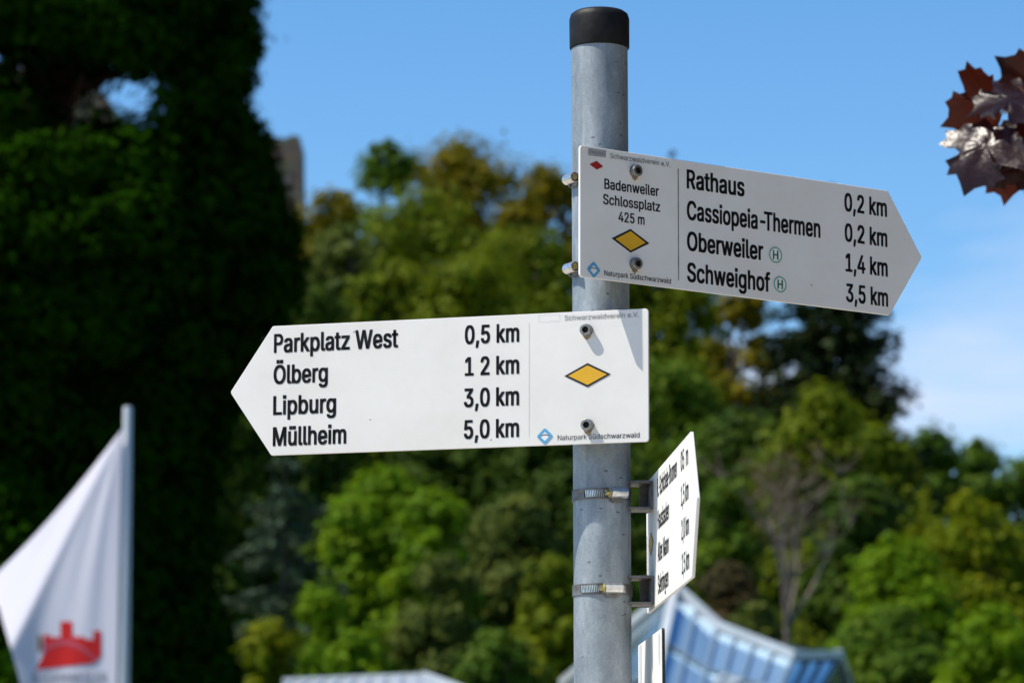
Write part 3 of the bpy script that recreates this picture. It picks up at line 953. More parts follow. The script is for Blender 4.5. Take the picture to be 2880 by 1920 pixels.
def in_castle(x, y):
    X, Y = zc(x, y)
    if X < 290 or X > 1605: return False
    if X < 455:                                     # left foot of the hill
        return 1300 - (X - 290) * 2.0 < Y < 1300 - (X - 300) * .12
    top = 640
    if X < 560: top = 600 if (X // 30) % 2 else 585
    elif 790 < X < 1010: top = 335
    elif X > 1435: top = 520
    elif X > 1010: top = 615 + (X - 1010) * .20 - (40 if 1180 < X < 1240 else 0)
    low = 1285 - (X - 400) * .115
    if X > 1440: low = 1150 - (X - 1440) * .75
    return top < Y < low


def in_band(x, y):
    X, Y = zc(x, y)
    return 450 < X < 1520 and arc_y(X) < Y < arc_y(X) + 120 - max(0, X - 1100) * .1


def in_stripe(x, y):
    X, Y = zc(x, y); return 325 < X < 405 and 590 < Y < 930


red_print = simple("red_flag_print", (.52, .014, .014), .7, 0, .2)
pink_print = simple("pale_red_flag_print", (.46, .065, .10), .7, 0, .2)
amber_print = simple("amber_flag_print", (.22, .10, .012), .7, 0, .2)
grey_print = simple("grey_flag_print", (.30, .30, .36), .7, 0, .2)
emblem("castle_print", in_castle, red_print, 95, 300, 1735, 1895)
emblem("arc_print", in_band, pink_print, 110, 300, 1780, 1890, 2.2, .008)
emblem("stripe_print", in_stripe, amber_print, 95, 125, 1775, 1840)


# letter outlines, capital height 1000: advance | contour;hole / contour ...
GLYPHS = {
    ' ': '369|',
    ',': '369|74,-235 133,140 269,140 166,-235',
    '-': '891|662,481 662,369 224,369 224,481',
    '.': '369|97,170 277,170 277,-9 97,-9',
    '0': '891|446,-13 392,-10 342,2 297,21 255,47 218,81 186,122 158,169 135,223 104,349 94,499 104,649 136,776 159,830 187,878 219,918 256,952 298,979 343,998 392,1010 446,1013 499,1010 548,998 594,979 635,952 672,918 704,878 732,830 755,776 786,649 797,499 786,349 755,223 732,169 705,122 673,81 636,47 594,21 549,2 499,-10;446,97 513,109 570,145 616,203 649,283 669,382 676,499 669,618 649,717 616,797 570,855 513,891 446,903 377,891 320,855 275,797 242,717 222,618 215,499 222,382 242,283 275,203 320,145 377,109',
    '1': '891|150,0 150,107 768,107 768,0/542,1000 542,0 417,0 417,881 411,881 169,703 169,839 390,1000',
    '2': '891|126,0 126,93 460,450 555,555 587,600 611,642 625,685 630,730 623,780 605,823 575,857 537,883 491,898 440,903 385,897 339,880 301,851 273,813 255,766 250,711 129,711 139,796 169,869 218,930 281,976 357,1004 442,1013 527,1004 601,976 663,932 710,875 739,808 749,732 744,677 729,624 702,569 660,508 525,353 300,119 300,111 765,111 765,0',
    '3': '891|428,-13 341,-5 261,19 192,59 138,113 102,180 86,259 215,259 226,211 249,171 282,139 325,116 374,103 430,98 488,103 541,119 585,146 618,183 640,229 647,285 641,337 621,386 588,427 540,459 476,480 395,487 308,487 308,588 566,881 566,889 137,889 137,1000 732,1000 732,905 415,547 415,568 518,567 606,542 677,498 729,437 762,365 772,285 761,202 728,130 676,70 607,24 523,-4',
    '4': '891|78,207 78,311 485,1000 611,1000 213,326 213,319 812,319 812,207/554,0 554,238 554,287 554,624 674,624 674,0',
    '5': '891|435,-13 350,-5 275,22 212,64 163,118 130,183 117,256 240,256 250,213 271,175 302,143 341,118 385,103 435,98 492,105 543,127 585,160 617,205 638,258 644,319 637,380 616,435 583,480 540,515 488,537 428,544 378,540 329,528 285,508 252,483 132,497 189,1000 720,1000 720,889 296,889 263,593 268,593 305,619 349,639 399,651 451,656 517,649 578,631 632,601 678,561 716,511 745,454 763,390 768,321 758,229 725,149 674,81 607,30 526,-3',
    '6': '891|445,-13 357,-3 280,29 215,79 166,146 135,227 125,318 133,392 157,470 201,560 270,669 496,1000 633,1000 297,513 286,513 302,541 324,565 352,587 385,603 421,614 462,617 547,608 621,579 681,533 727,471 755,396 764,309 754,221 723,143 674,78 609,28 532,-3;445,95 500,102 548,123 587,156 618,199 637,251 644,309 637,368 618,419 587,462 548,494 500,515 445,521 390,515 342,495 302,463 271,420 252,370 246,311 252,252 271,200 302,156 342,123 390,102',
    '7': '891|191,0 636,881 636,889 122,889 122,1000 768,1000 768,882 324,0',
    '8': '891|445,-13 350,-4 266,22 198,65 146,121 113,189 102,266 108,327 128,384 158,433 199,474 246,504 300,520 300,525 234,554 182,605 149,672 138,748 148,820 178,884 225,938 287,979 361,1005 445,1013 528,1005 602,979 663,938 710,884 740,820 750,748 739,672 706,605 655,554 591,525 591,520 643,504 690,474 730,433 761,384 781,327 788,266 777,189 744,121 692,65 623,22 540,-4;445,97 507,102 560,118 603,145 635,180 655,223 662,272 655,325 634,371 600,409 556,438 504,456 445,462 385,456 333,438 289,409 255,371 234,325 227,272 233,223 253,180 285,145 329,118 382,102;445,569 495,574 539,590 576,616 604,650 622,691 628,738 622,785 605,826 577,859 541,884 496,899 445,904 393,899 349,884 312,859 284,826 267,785 261,738 267,691 284,650 312,616 349,590 394,574',
    '9': '891|444,1013 532,1003 610,971 674,921 723,854 754,773 764,682 756,608 733,530 688,440 619,331 394,0 256,0 593,487 604,487 588,459 565,435 537,413 505,397 468,386 428,383 343,392 269,421 209,467 163,529 134,604 125,691 135,780 166,858 216,922 280,972 357,1003;444,905 390,898 342,877 302,844 272,801 253,749 246,691 253,632 272,581 302,538 342,506 390,485 444,479 499,485 548,505 588,537 618,580 637,631 644,689 637,748 618,800 588,844 548,877 500,898',
    'A': '943|32,0 396,1000 543,1000 910,0 777,0 564,595 519,732 456,940 482,940 418,729 374,595 167,0/216,279 216,391 727,391 727,279',
    'B': '897|118,0 118,1000 474,1000 569,991 646,964 706,923 749,869 774,805 783,735 777,677 760,629 734,591 700,562 661,540 619,524 619,515 667,506 714,483 756,447 791,399 814,340 821,268 813,196 787,131 742,77 677,35 592,9 485,0;245,112 481,112 535,115 581,123 619,137 648,157 686,207 699,268 692,317 673,361 642,399 601,429 549,447 488,454 245,454;245,561 468,561 520,566 566,582 605,608 635,642 654,683 660,732 649,793 614,843 556,877 472,888 245,888',
    'C': '1003|526,-13 463,-10 403,2 347,22 295,49 248,83 205,125 168,172 137,227 112,287 94,352 83,423 79,499 83,576 94,647 112,713 137,773 168,827 205,875 248,916 295,951 347,978 403,998 463,1010 526,1013 599,1008 669,991 733,964 790,926 840,879 880,822 910,758 930,685 803,685 788,733 765,776 737,812 702,842 663,866 620,883 574,893 526,896 438,884 361,850 296,793 246,715 214,617 203,499 214,382 246,284 296,207 361,150 439,116 526,104 574,107 620,118 663,135 702,158 737,188 765,225 788,267 803,315 930,315 911,243 881,178 840,122 791,74 734,37 669,9 600,-8',
    'D': '987|430,0 189,0 189,112 422,112 534,124 625,159 695,216 745,293 775,389 785,502 775,614 745,709 696,785 628,842 541,876 434,888 183,888 183,1000 443,1000 513,996 579,985 638,966 693,940 742,907 785,868 821,821 852,769 876,710 894,646 904,577 907,502 904,427 893,357 876,292 852,233 821,180 783,134 739,94 689,60 633,34 571,15 504,4/245,1000 245,0 118,0 118,1000',
    'E': '823|118,0 118,1000 732,1000 732,888 245,888 245,562 699,562 699,450 245,450 245,112 738,112 738,0',
    'H': '1016|118,0 118,1000 245,1000 245,568 771,568 771,1000 898,1000 898,0 771,0 771,456 245,456 245,0',
    'I': '591|61,0 61,112 232,112 232,888 61,888 61,1000 530,1000 530,888 359,888 359,112 530,112 530,0',
    'L': '772|118,0 118,1000 245,1000 245,112 710,112 710,0',
    'M': '1235|118,0 118,1000 298,1000 545,368 565,312 588,241 612,165 632,96 604,96 625,162 649,238 672,311 693,368 936,1000 1116,1000 1116,0 991,0 991,572 992,643 993,725 995,812 997,899 1008,899 978,805 947,713 919,633 896,572 672,0 562,0 335,572 313,631 285,710 254,801 220,899 234,899 236,818 238,731 239,646 240,572 240,0',
    'N': '1029|118,0 118,1000 268,1000 674,359 713,296 762,210 813,108 796,105 788,213 785,309 784,383 784,1000 911,1000 911,0 760,0 397,570 349,650 291,749 211,889 234,892 240,754 244,645 246,572 246,0',
    'O': '1048|525,-13 462,-10 403,2 348,22 296,49 248,83 206,125 169,172 137,227 112,287 94,352 83,423 79,499 83,576 94,647 112,713 137,773 169,827 206,875 248,916 296,951 348,978 403,998 462,1010 525,1013 587,1010 647,998 702,978 754,951 802,916 844,875 880,827 912,773 937,713 955,647 966,576 969,499 966,423 955,352 937,287 912,227 880,172 844,125 802,83 754,49 702,22 647,2 587,-10;525,104 610,115 687,149 752,205 803,283 835,382 846,499 835,618 803,717 752,795 687,851 610,885 525,896 439,885 362,850 297,794 246,716 214,618 203,499 214,382 246,284 297,206 362,150 439,115',
    'P': '830|118,0 118,1000 465,1000 531,993 593,971 649,936 696,889 731,833 753,771 760,705 753,639 731,577 696,521 649,474 593,439 531,417 465,410 228,410 228,0;228,890 465,890 506,885 545,872 580,850 610,820 632,785 645,746 650,705 645,664 632,625 610,590 580,560 545,538 506,525 465,520 228,520',
    'R': '870|118,0 118,1000 465,1000 531,993 593,971 649,936 696,889 731,833 753,771 760,705 753,639 731,577 696,521 649,474 593,439 531,417 465,410 228,410 228,0;228,890 465,890 506,885 545,872 580,850 610,820 632,785 645,746 650,705 645,664 632,625 610,590 580,560 545,538 506,525 465,520 228,520/430,415 560,415 790,0 660,0',
    'S': '878|440,-17 338,-9 251,18 179,61 126,118 90,188 75,268 205,268 217,216 243,172 280,139 327,115 381,101 440,97 504,102 562,118 610,145 648,181 671,224 679,274 673,317 653,352 622,379 582,402 481,437 361,470 251,512 169,568 140,603 119,641 106,684 102,732 113,811 147,880 201,936 270,979 353,1005 446,1013 540,1005 621,978 689,936 741,882 775,817 788,743 663,743 656,778 642,810 621,837 594,860 526,891 442,901 382,896 329,880 285,855 253,822 233,783 226,738 234,692 257,656 292,627 333,606 417,577 519,549 612,518 660,496 705,467 744,432 776,388 796,336 803,272 792,195 760,125 707,66 636,21 546,-8',
    'T': '882|62,888 62,1000 819,1000 819,888 505,888 505,0 379,0 379,888',
    'V': '943|401,0 32,1000 166,1000 378,405 423,270 487,60 461,60 525,271 569,405 776,1000 910,1000 546,0',
    'W': '1349|305,0 32,1000 162,1000 321,385 345,286 367,184 387,78 372,78 393,184 415,286 440,385 602,1000 746,1000 907,385 933,286 956,184 977,78 960,78 981,184 1003,286 1028,385 1186,1000 1316,1000 1042,0 895,0 723,635 691,769 660,934 687,934 658,776 625,635 453,0',
    'a': '765|314,-17 247,-10 186,10 134,42 94,88 68,144 60,212 66,270 85,316 114,352 152,380 197,400 246,414 350,432 459,446 496,452 521,462 537,477 542,501 542,505 537,547 524,583 502,612 471,633 432,646 385,650 335,646 293,634 259,615 231,591 211,565 197,538 81,572 112,633 154,680 205,715 261,738 321,751 381,756 470,746 517,731 562,708 602,675 634,630 655,570 662,494 662,0 544,0 544,102 536,102 495,48 464,23 423,2 374,-12;335,89 397,96 448,115 488,145 518,183 536,226 542,271 542,373 510,358 455,346 394,337 345,330 264,312 230,296 203,274 186,244 181,206 185,171 200,142 224,119 255,103 292,93',
    'b': '834|451,-16 389,-10 339,7 300,33 271,61 232,115 220,115 220,0 103,0 103,1000 223,1000 223,628 232,628 270,680 299,708 337,733 387,750 450,756 538,744 615,709 679,652 727,575 757,481 767,371 757,261 727,166 679,89 616,32 539,-4;433,92 497,101 549,129 591,172 621,229 639,297 645,372 639,447 621,513 591,569 550,612 497,639 433,648 369,640 317,613 276,572 246,517 228,450 221,372 228,294 246,226 276,170 318,128 370,101',
    'c': '778|407,-16 312,-4 230,32 161,90 110,167 78,261 67,368 78,478 110,572 161,649 230,707 312,744 407,756 461,752 511,741 558,724 600,700 637,669 668,633 693,591 711,544 595,515 571,568 531,611 476,639 407,648 340,639 285,610 243,565 213,508 195,441 189,368 195,297 213,231 243,174 285,130 340,101 407,91 477,101 532,130 573,174 598,230 713,201 696,153 671,110 639,73 602,42 559,17 512,-1 461,-12',
    'd': '834|384,-16 296,-4 219,32 155,89 107,166 77,261 67,371 77,481 108,575 156,652 220,709 297,744 385,756 448,750 497,733 536,708 565,680 602,628 611,628 611,1000 731,1000 731,0 615,0 615,115 603,115 564,61 534,33 496,7 446,-10;402,92 465,101 517,128 559,170 589,226 607,294 613,372 607,450 589,517 559,572 518,613 465,640 402,648 337,639 284,612 243,569 213,513 195,447 189,372 195,297 213,229 243,172 285,129 338,101',
    'e': '794|417,-16 316,-4 230,32 161,90 109,167 78,260 67,367 78,475 109,569 159,647 226,706 308,743 403,756 464,751 522,735 578,709 628,670 670,619 702,554 723,475 730,381 730,333 147,333 147,434 664,434 609,397 603,467 585,528 556,578 516,617 465,641 403,649 341,641 288,616 245,578 214,530 195,474 189,415 189,349 196,273 217,209 251,158 297,121 353,98 417,91 460,94 499,104 532,120 561,143 584,172 601,207 717,179 694,124 659,77 612,38 555,9 490,-10',
    'f': '499|448,746 448,643 13,643 13,746/158,0 158,848 166,907 188,955 222,993 266,1020 316,1036 368,1042 437,1036 477,1024 447,921 422,928 383,932 336,925 303,904 285,870 279,823 279,0',
    'g': '836|407,-296 330,-291 263,-274 207,-249 162,-216 126,-178 99,-136 199,-80 239,-130 267,-154 303,-173 349,-187 407,-191 489,-180 555,-148 580,-123 598,-92 608,-55 612,-11 612,134 602,134 563,82 534,54 496,31 446,15 383,9 298,20 221,52 157,105 108,177 77,268 67,376 77,484 108,577 157,652 221,709 298,744 385,756 448,750 498,733 537,708 566,680 605,627 615,627 615,746 732,746 732,-17 721,-106 689,-177 637,-230 571,-267 493,-289;403,116 466,124 518,148 559,186 590,238 608,302 614,379 608,454 590,519 560,573 519,614 466,640 403,648 338,639 285,612 243,570 213,516 195,451 189,379 195,305 214,241 244,188 286,149 339,124',
    'h': '806|223,446 223,0 103,0 103,1000 223,1000 223,565 201,565 243,653 299,712 368,745 447,756 518,748 580,724 631,685 670,631 694,560 702,472 702,0 582,0 582,462 571,540 537,598 483,635 413,647 362,641 316,624 278,595 248,556 230,506',
    'i': '328|103,0 103,746 223,746 223,0/81,1030 248,1030 248,870 81,870',
    'k': '748|216,268 216,416 237,416 559,746 708,746 362,392 348,392/103,0 103,1000 223,1000 223,0/578,0 291,365 376,450 732,0',
    'l': '372|274,-5 198,6 145,40 114,93 103,166 103,1000 223,1000 223,194 227,151 236,122 255,107 287,102 315,103 334,107 355,5 318,-2',
    'm': '1199|103,0 103,746 220,746 221,581 211,581 231,635 260,680 297,715 338,739 384,754 431,759 506,747 565,709 607,652 631,579 614,579 633,631 663,674 702,710 748,737 801,754 858,759 921,752 977,731 1025,695 1063,646 1087,581 1095,501 1095,0 974,0 974,499 972,536 963,568 949,594 929,615 880,641 823,650 776,644 736,629 703,603 679,570 664,531 659,486 659,0 539,0 539,511 529,567 497,611 450,640 392,650 350,645 310,629 275,604 247,568 229,523 223,468 223,0',
    'n': '805|223,446 223,0 103,0 103,746 219,746 220,565 201,565 243,653 299,712 368,745 447,756 518,748 580,724 631,685 669,631 694,560 702,472 702,0 582,0 582,462 571,540 537,598 483,635 413,647 362,641 316,624 278,595 248,556 230,506',
    'o': '816|407,-16 312,-4 230,32 161,90 110,167 78,261 67,368 78,478 110,572 161,649 230,707 312,744 407,756 504,744 587,707 655,649 706,572 738,478 749,368 738,261 706,167 655,90 587,32 504,-4;407,91 476,101 531,130 574,174 604,231 622,297 628,368 622,441 604,507 574,565 531,610 476,639 407,648 340,639 285,610 243,565 213,508 195,441 189,368 195,297 213,231 243,174 285,130 340,101',
    'p': '834|103,-281 103,746 220,746 220,628 232,628 270,680 299,708 337,733 387,750 450,756 538,744 615,709 679,652 727,575 757,481 767,371 757,261 727,166 679,89 616,32 539,-4 451,-16 389,-10 339,7 301,33 271,61 232,115 223,115 223,-281;433,92 497,101 549,129 591,172 621,229 639,297 645,372 639,447 621,513 591,569 550,612 497,639 433,648 369,640 317,613 276,572 246,517 228,450 221,372 228,294 246,226 276,170 318,128 370,101',
    'r': '509|103,0 103,746 219,746 219,631 227,631 255,682 300,722 355,748 419,756 451,756 479,754 479,634 452,638 407,640 357,635 313,618 276,592 247,557 229,515 223,466 223,0',
    's': '717|358,-16 285,-10 220,7 166,35 121,74 89,125 70,185 185,209 207,156 244,118 294,97 356,89 426,98 481,122 515,159 527,202 520,238 499,267 465,289 417,305 293,334 205,365 142,409 104,467 92,538 101,599 128,652 170,695 226,728 293,749 368,756 439,750 499,732 548,704 588,667 617,622 637,570 527,545 508,585 477,620 431,645 368,654 307,646 257,623 224,588 213,545 221,507 244,478 282,456 338,438 451,411 540,381 602,337 639,280 651,209 642,147 614,93 570,47 511,13 439,-9',
    't': '447|401,746 401,643 13,643 13,746/128,926 248,926 248,192 253,150 267,120 294,104 335,98 364,100 397,105 419,3 377,-5 331,-8 285,-5 245,4 210,20 181,42 158,69 141,102 131,140 128,183',
    'u': '806|358,-10 288,-2 226,21 175,60 136,115 111,186 103,273 103,746 223,746 223,283 235,206 269,147 323,111 393,99 444,104 490,122 528,151 557,190 576,240 582,300 582,746 702,746 702,0 586,0 586,181 604,181 562,92 505,33 437,1',
    'v': '765|319,0 34,746 166,746 325,305 367,171 404,41 362,41 399,171 440,305 599,746 730,746 445,0',
    'w': '1115|270,0 44,746 171,746 262,420 302,268 344,81 324,81 365,265 405,420 495,746 622,746 711,420 750,267 791,81 769,81 812,266 852,420 944,746 1070,746 844,0 724,0 627,338 599,442 571,551 544,664 571,664 544,551 516,442 487,338 391,0',
    'z': '748|82,0 82,90 499,628 499,635 94,635 94,746 654,746 654,650 248,118 248,111 666,111 666,0',
    'Ö': '1048|525,-13 462,-10 403,2 348,22 296,49 248,83 206,125 169,172 137,227 112,287 94,352 83,423 79,499 83,576 94,647 112,713 137,773 169,827 206,875 248,916 296,951 348,978 403,998 462,1010 525,1013 587,1010 647,998 702,978 754,951 802,916 844,875 880,827 912,773 937,713 955,647 966,576 969,499 966,423 955,352 937,287 912,227 880,172 844,125 802,83 754,49 702,22 647,2 587,-10;525,104 610,115 687,149 752,205 803,283 835,382 846,499 835,618 803,717 752,795 687,851 610,885 525,896 439,885 362,850 297,794 246,716 214,618 203,499 214,382 246,284 297,206 362,150 439,115/587,1283 746,1283 746,1125 587,1125/304,1283 463,1283 463,1125 304,1125',
    'ü': '806|358,-10 288,-2 226,21 175,60 136,115 111,186 103,273 103,746 223,746 223,283 235,206 269,147 323,111 393,99 444,104 490,122 528,151 557,190 576,240 582,300 582,746 702,746 702,0 586,0 586,181 604,181 562,92 505,33 437,1/464,1029 623,1029 623,870 464,870/182,1029 341,1029 341,870 182,870',
}


def _glyph_cache():
    cache = {}
    def get(ch):
        if ch in cache: return cache[ch]
        adv, body = GLYPHS[ch].split('|')
        if ch == '-': adv = '560'
        V, F = [], []
        for grp in (body.split('/') if body else []):
            cu = bpy.data.curves.new("g", 'CURVE'); cu.dimensions = '2D'; cu.fill_mode = 'BOTH'
            for poly in grp.split(';'):
                pts = [tuple(int(c) / 1000 for c in q.split(',')) for q in poly.split()]
                sp = cu.splines.new('POLY'); sp.points.add(len(pts) - 1)
                for p, (x, y) in zip(sp.points, pts): p.co = (x, y, 0, 1)
                sp.use_cyclic_u = True
            o = bpy.data.objects.new("g", cu); COL.objects.link(o)
            bpy.context.view_layer.update()
            me = bpy.data.meshes.new_from_object(o.evaluated_get(bpy.context.evaluated_depsgraph_get()))
            b0 = len(V)
            V += [tuple(v.co) for v in me.vertices]
            F += [tuple(b0 + i for i in p.vertices) for p in me.polygons]
            bpy.data.objects.remove(o); bpy.data.curves.remove(cu); bpy.data.meshes.remove(me)
        V = np.array(V, float).reshape(-1, 3)
        cache[ch] = (int(adv) / 1000, V, F)
        return cache[ch]
    return get


glyph = _glyph_cache()
CAP = 1.0


def text_mesh(body, bold=.03, spacing=1.0):
    """flat lettering, capital height 1; strokes are thickened by bold on either side"""
    V, F, x, n_ = [], [], 0.0, 0
    shifts = [(-bold, -bold * .45), (bold, -bold * .45), (bold, bold * .45), (-bold, bold * .45)] if bold else [(0, 0)]
    for ch in body:
        adv, gv, gf = glyph(ch)
        for k, (dx, dy) in enumerate(shifts):
            if len(gv):
                V.append(gv + np.array([x + dx, dy, 0])); F += [tuple(n_ + i for i in f) for f in gf]; n_ += len(gv)
        x += adv * spacing + bold * .35
    me = bpy.data.meshes.new("lettering")
    me.from_pydata(np.concatenate(V).tolist(), [], F); me.update()
    # keep the overlapping strokes a hair apart in height
    return me


def verts_of(me):
    a = np.empty(len(me.vertices) * 3, np.float32); me.vertices.foreach_get("co", a)
    return a.reshape(-1, 3)



for body, x0, x1, yb, cap, mt in (("BADENWEILER", 92, 300, 1918, 28, grey_print),):
    me = text_mesh(body, .02); a = verts_of(me)
    w = a[:, 0].max() - a[:, 0].min()
    sx = (x1 - x0) / w
    co = np.array([tuple(flag_pt(x0 + (p[0] - a[:, 0].min()) * sx, yb - p[1] * cap / CAP, .006) - flag.location) for p in a], np.float32)
    me.vertices.foreach_set("co", co.ravel()); me.update()
    link("lettering", me, mt, flag)

# ------------------------------------------------------------------ signpost pole
RP = .0325
POLE_TOP = 2.604
post = empty("signpost_pole", (0, 0, 0))
tag(post, "round galvanised steel signpost pole with a black plastic cap", "signpost")
bm = bmesh.new()
bm_lathe(bm, [(RP, -.4), (RP, POLE_TOP - .01)], 96)
link("pole_tube", bm_mesh("pole_tube", bm, autosmooth=40), MAT["pole"], post)
bm = bmesh.new()
bm_lathe(bm, [(RP + .0004, 2.5954), (RP + .0014, 2.5944), (RP + .0020, 2.5959), (RP + .0022, 2.6284), (RP + .0005, 2.6344), (RP - .0035, 2.6374), (.012, 2.6394), (.002, 2.6399)], 96)
link("pole_cap", bm_mesh("pole_cap", bm, autosmooth=50), MAT["cap"], post)


# ------------------------------------------------------------------ direction signs
def sign_frame(yaw, off, z, roll):
    d = Vector((math.cos(yaw), math.sin(yaw), 0)); n_ = Vector((math.sin(yaw), -math.cos(yaw), 0)); up = Vector((0, 0, 1))
    d2 = d * math.cos(roll) + up * math.sin(roll); u2 = up * math.cos(roll) - d * math.sin(roll)
    c = n_ * off + Vector((0, 0, z + CAM.z))
    return Matrix(((d2.x, u2.x, n_.x, c.x), (d2.y, u2.y, n_.y, c.y), (d2.z, u2.z, n_.z, c.z), (0, 0, 0, 1)))


def round_poly(pts, rads, n=6):
    out = []
    k = len(pts)
    for i in range(k):
        p, a, b_ = Vector(pts[i]), Vector(pts[i - 1]), Vector(pts[(i + 1) % k])
        u, v = (a - p).normalized(), (b_ - p).normalized()
        ang = u.angle(v); r = rads[i] if isinstance(rads, (list, tuple)) else rads
        t = r / math.tan(ang / 2)
        c = p + (u + v).normalized() * (r / math.sin(ang / 2))
        s, e = p + u * t - c, p + v * t - c
        for j in range(n + 1):
            w = s.lerp(e, j / n)
            w = w.normalized() * r
            out.append((c.x + w.x, c.y + w.y))
    return out


TH = .0034


def board(parent, pts, rads, mat, edge_mat=None):
    bm = bmesh.new()
    P = round_poly(pts, rads)
    # slight bevel at the face rim
    def ring(z, ins):
        cx = sum(p[0] for p in P) / len(P); cy = sum(p[1] for p in P) / len(P)
        out = []
        for i, (x, y) in enumerate(P):
            a, b_ = Vector(P[i - 1]), Vector(P[(i + 1) % len(P)])
            t = (b_ - a); 
            nn = Vector((t.y, -t.x)).normalized() if t.length > 1e-9 else Vector((0, 0))
            if nn.dot(Vector((x - cx, y - cy))) < 0: nn = -nn
            out.append(bm.verts.new((x - nn.x * ins, y - nn.y * ins, z)))
        return out
    r = [ring(-TH, .0004), ring(-TH + .0004, 0), ring(-.0004, 0), ring(0, .0004)]
    k = len(P)
    bm.faces.new(r[0][::-1]); bm.faces.new(r[-1])
    for a, b_ in zip(r, r[1:]):
        for i in range(k):
            f = bm.faces.new((a[i], a[(i + 1) % k], b_[(i + 1) % k], b_[i]))
            if edge_mat: f.material_index = 1
    me = bm_mesh("board", bm)
    return link("board", me, [mat, edge_mat] if edge_mat else mat, parent)


def lettering(parent, body, s0, s1, base, cap, mat, bold=.052, z=.0003):
    me = text_mesh(body, bold); a = verts_of(me).copy()
    x0, x1 = a[:, 0].min(), a[:, 0].max()
    a[:, 0] = (a[:, 0] - x0) * (s1 - s0) / (x1 - x0) + s0
    a[:, 1] = a[:, 1] * cap / CAP + base
    a[:, 2] = z
    me.vertices.foreach_set("co", a.ravel()); me.update()
    return link("lettering", me, mat, parent)


def flat(name, parent, pts, mat, z=.0003, holes=()):
    """thin printed or stuck-on shape; holes are outlines with as many points as the shape"""
    bm = bmesh.new()
    if not holes:
        bm.faces.new([bm.verts.new((x, y, z)) for x, y in pts])
    else:
        a = [bm.verts.new((x, y, z)) for x, y in pts]; c = [bm.verts.new((x, y, z)) for x, y in holes]
        for i in range(len(pts)): bm.faces.new((a[i], a[(i + 1) % len(pts)], c[(i + 1) % len(pts)], c[i]))
    for f in bm.faces:
        if f.normal.z < 0: f.normal_flip()
    me = bpy.data.meshes.new(name); bm.normal_update(); bm.to_mesh(me); bm.free()
    return link(name, me, mat, parent)


def circle(cx, cy, r, n=40): return [(cx + r * math.cos(2 * math.pi * i / n), cy + r * math.sin(2 * math.pi * i / n)) for i in range(n)]


def diamond(parent, c, outer, inner):
    cx, cy = c
    O = [(cx - outer[0], cy), (cx, cy - outer[1]), (cx + outer[0], cy), (cx, cy + outer[1])]
    I = [(cx - inner[0], cy), (cx, cy - inner[1]), (cx + inner[0], cy), (cx, cy + inner[1])]
    f = flat("trail_marker", parent, I, MAT["yellow"], .0005)
    flat("marker_border", f, O, MAT["ink"], .0004, I)


def emblem_park(parent, cx, cy):
    r = .0098
    O = round_poly([(cx - r, cy), (cx, cy - r), (cx + r, cy), (cx, cy + r)], .0022, 4)
    r2 = .0052
    I = round_poly([(cx - r2, cy - .0002), (cx, cy - r2), (cx + r2, cy - .0002), (cx, cy + r2)], .0008, 4)
    e = flat("park_emblem", parent, O, MAT["blue"], .0004, I)
    flat("emblem_field", e, I, MAT["white"], .00042)
    a = [(cx + .0055 * t, cy - .0002 + .0026 * (1 - t * t)) for t in np.linspace(-1, 1, 13)]
    b_ = [(cx + .0055 * t, cy - .0007 + .0022 * (1 - t * t)) for t in np.linspace(1, -1, 13)]
    flat("emblem_arc", e, a + b_, MAT["ink"], .0006)


def socket_bolt(parent, s, t, hgt=.0074):
    bm = bmesh.new()
    Mx = Matrix.Translation((s, t, 0))
    bm_lathe(bm, [(.0072, 0), (.0072, .0011), (.00665, .0012), (.00665, hgt - .0008), (.0060, hgt - .0001), (.0037, hgt), (.0035, hgt - .0042)], 36, Mx)
    o = link("bolt", bm_mesh("bolt", bm, autosmooth=40), MAT["bolt"], parent)
    # hexagonal socket
    bm = bmesh.new()
    hexo = [(s + .0036 * math.cos(math.pi / 3 * i + .3), t + .0036 * math.sin(math.pi / 3 * i + .3)) for i in range(6)]
    for i in range(6):
        a, c = hexo[i], hexo[(i + 1) % 6]
        q = [bm.verts.new((a[0], a[1], hgt + .0001)), bm.verts.new((c[0], c[1], hgt + .0001)), bm.verts.new((c[0], c[1], hgt - .004)), bm.verts.new((a[0], a[1], hgt - .004))]
        bm.faces.new(q)
    bm.faces.new([bm.verts.new((x, y, hgt - .0039)) for x, y in hexo])
    me = bpy.data.meshes.new("hex_socket"); bm.normal_update(); bm.to_mesh(me); bm.free()
    link("hex_socket", me, MAT["recess"], o)
    # rust run under the head
    pts = [(s - .0045, t - .0058), (s - .0030, t - .0088), (s - .0012, t - .0098), (s + .0002, t - .0112), (s + .0016, t - .0095), (s + .0035, t - .0088), (s + .0048, t - .0056), (s, t - .0040)]
    flat("rust_stain", o, pts, MAT["rust"], .00028)
    return o


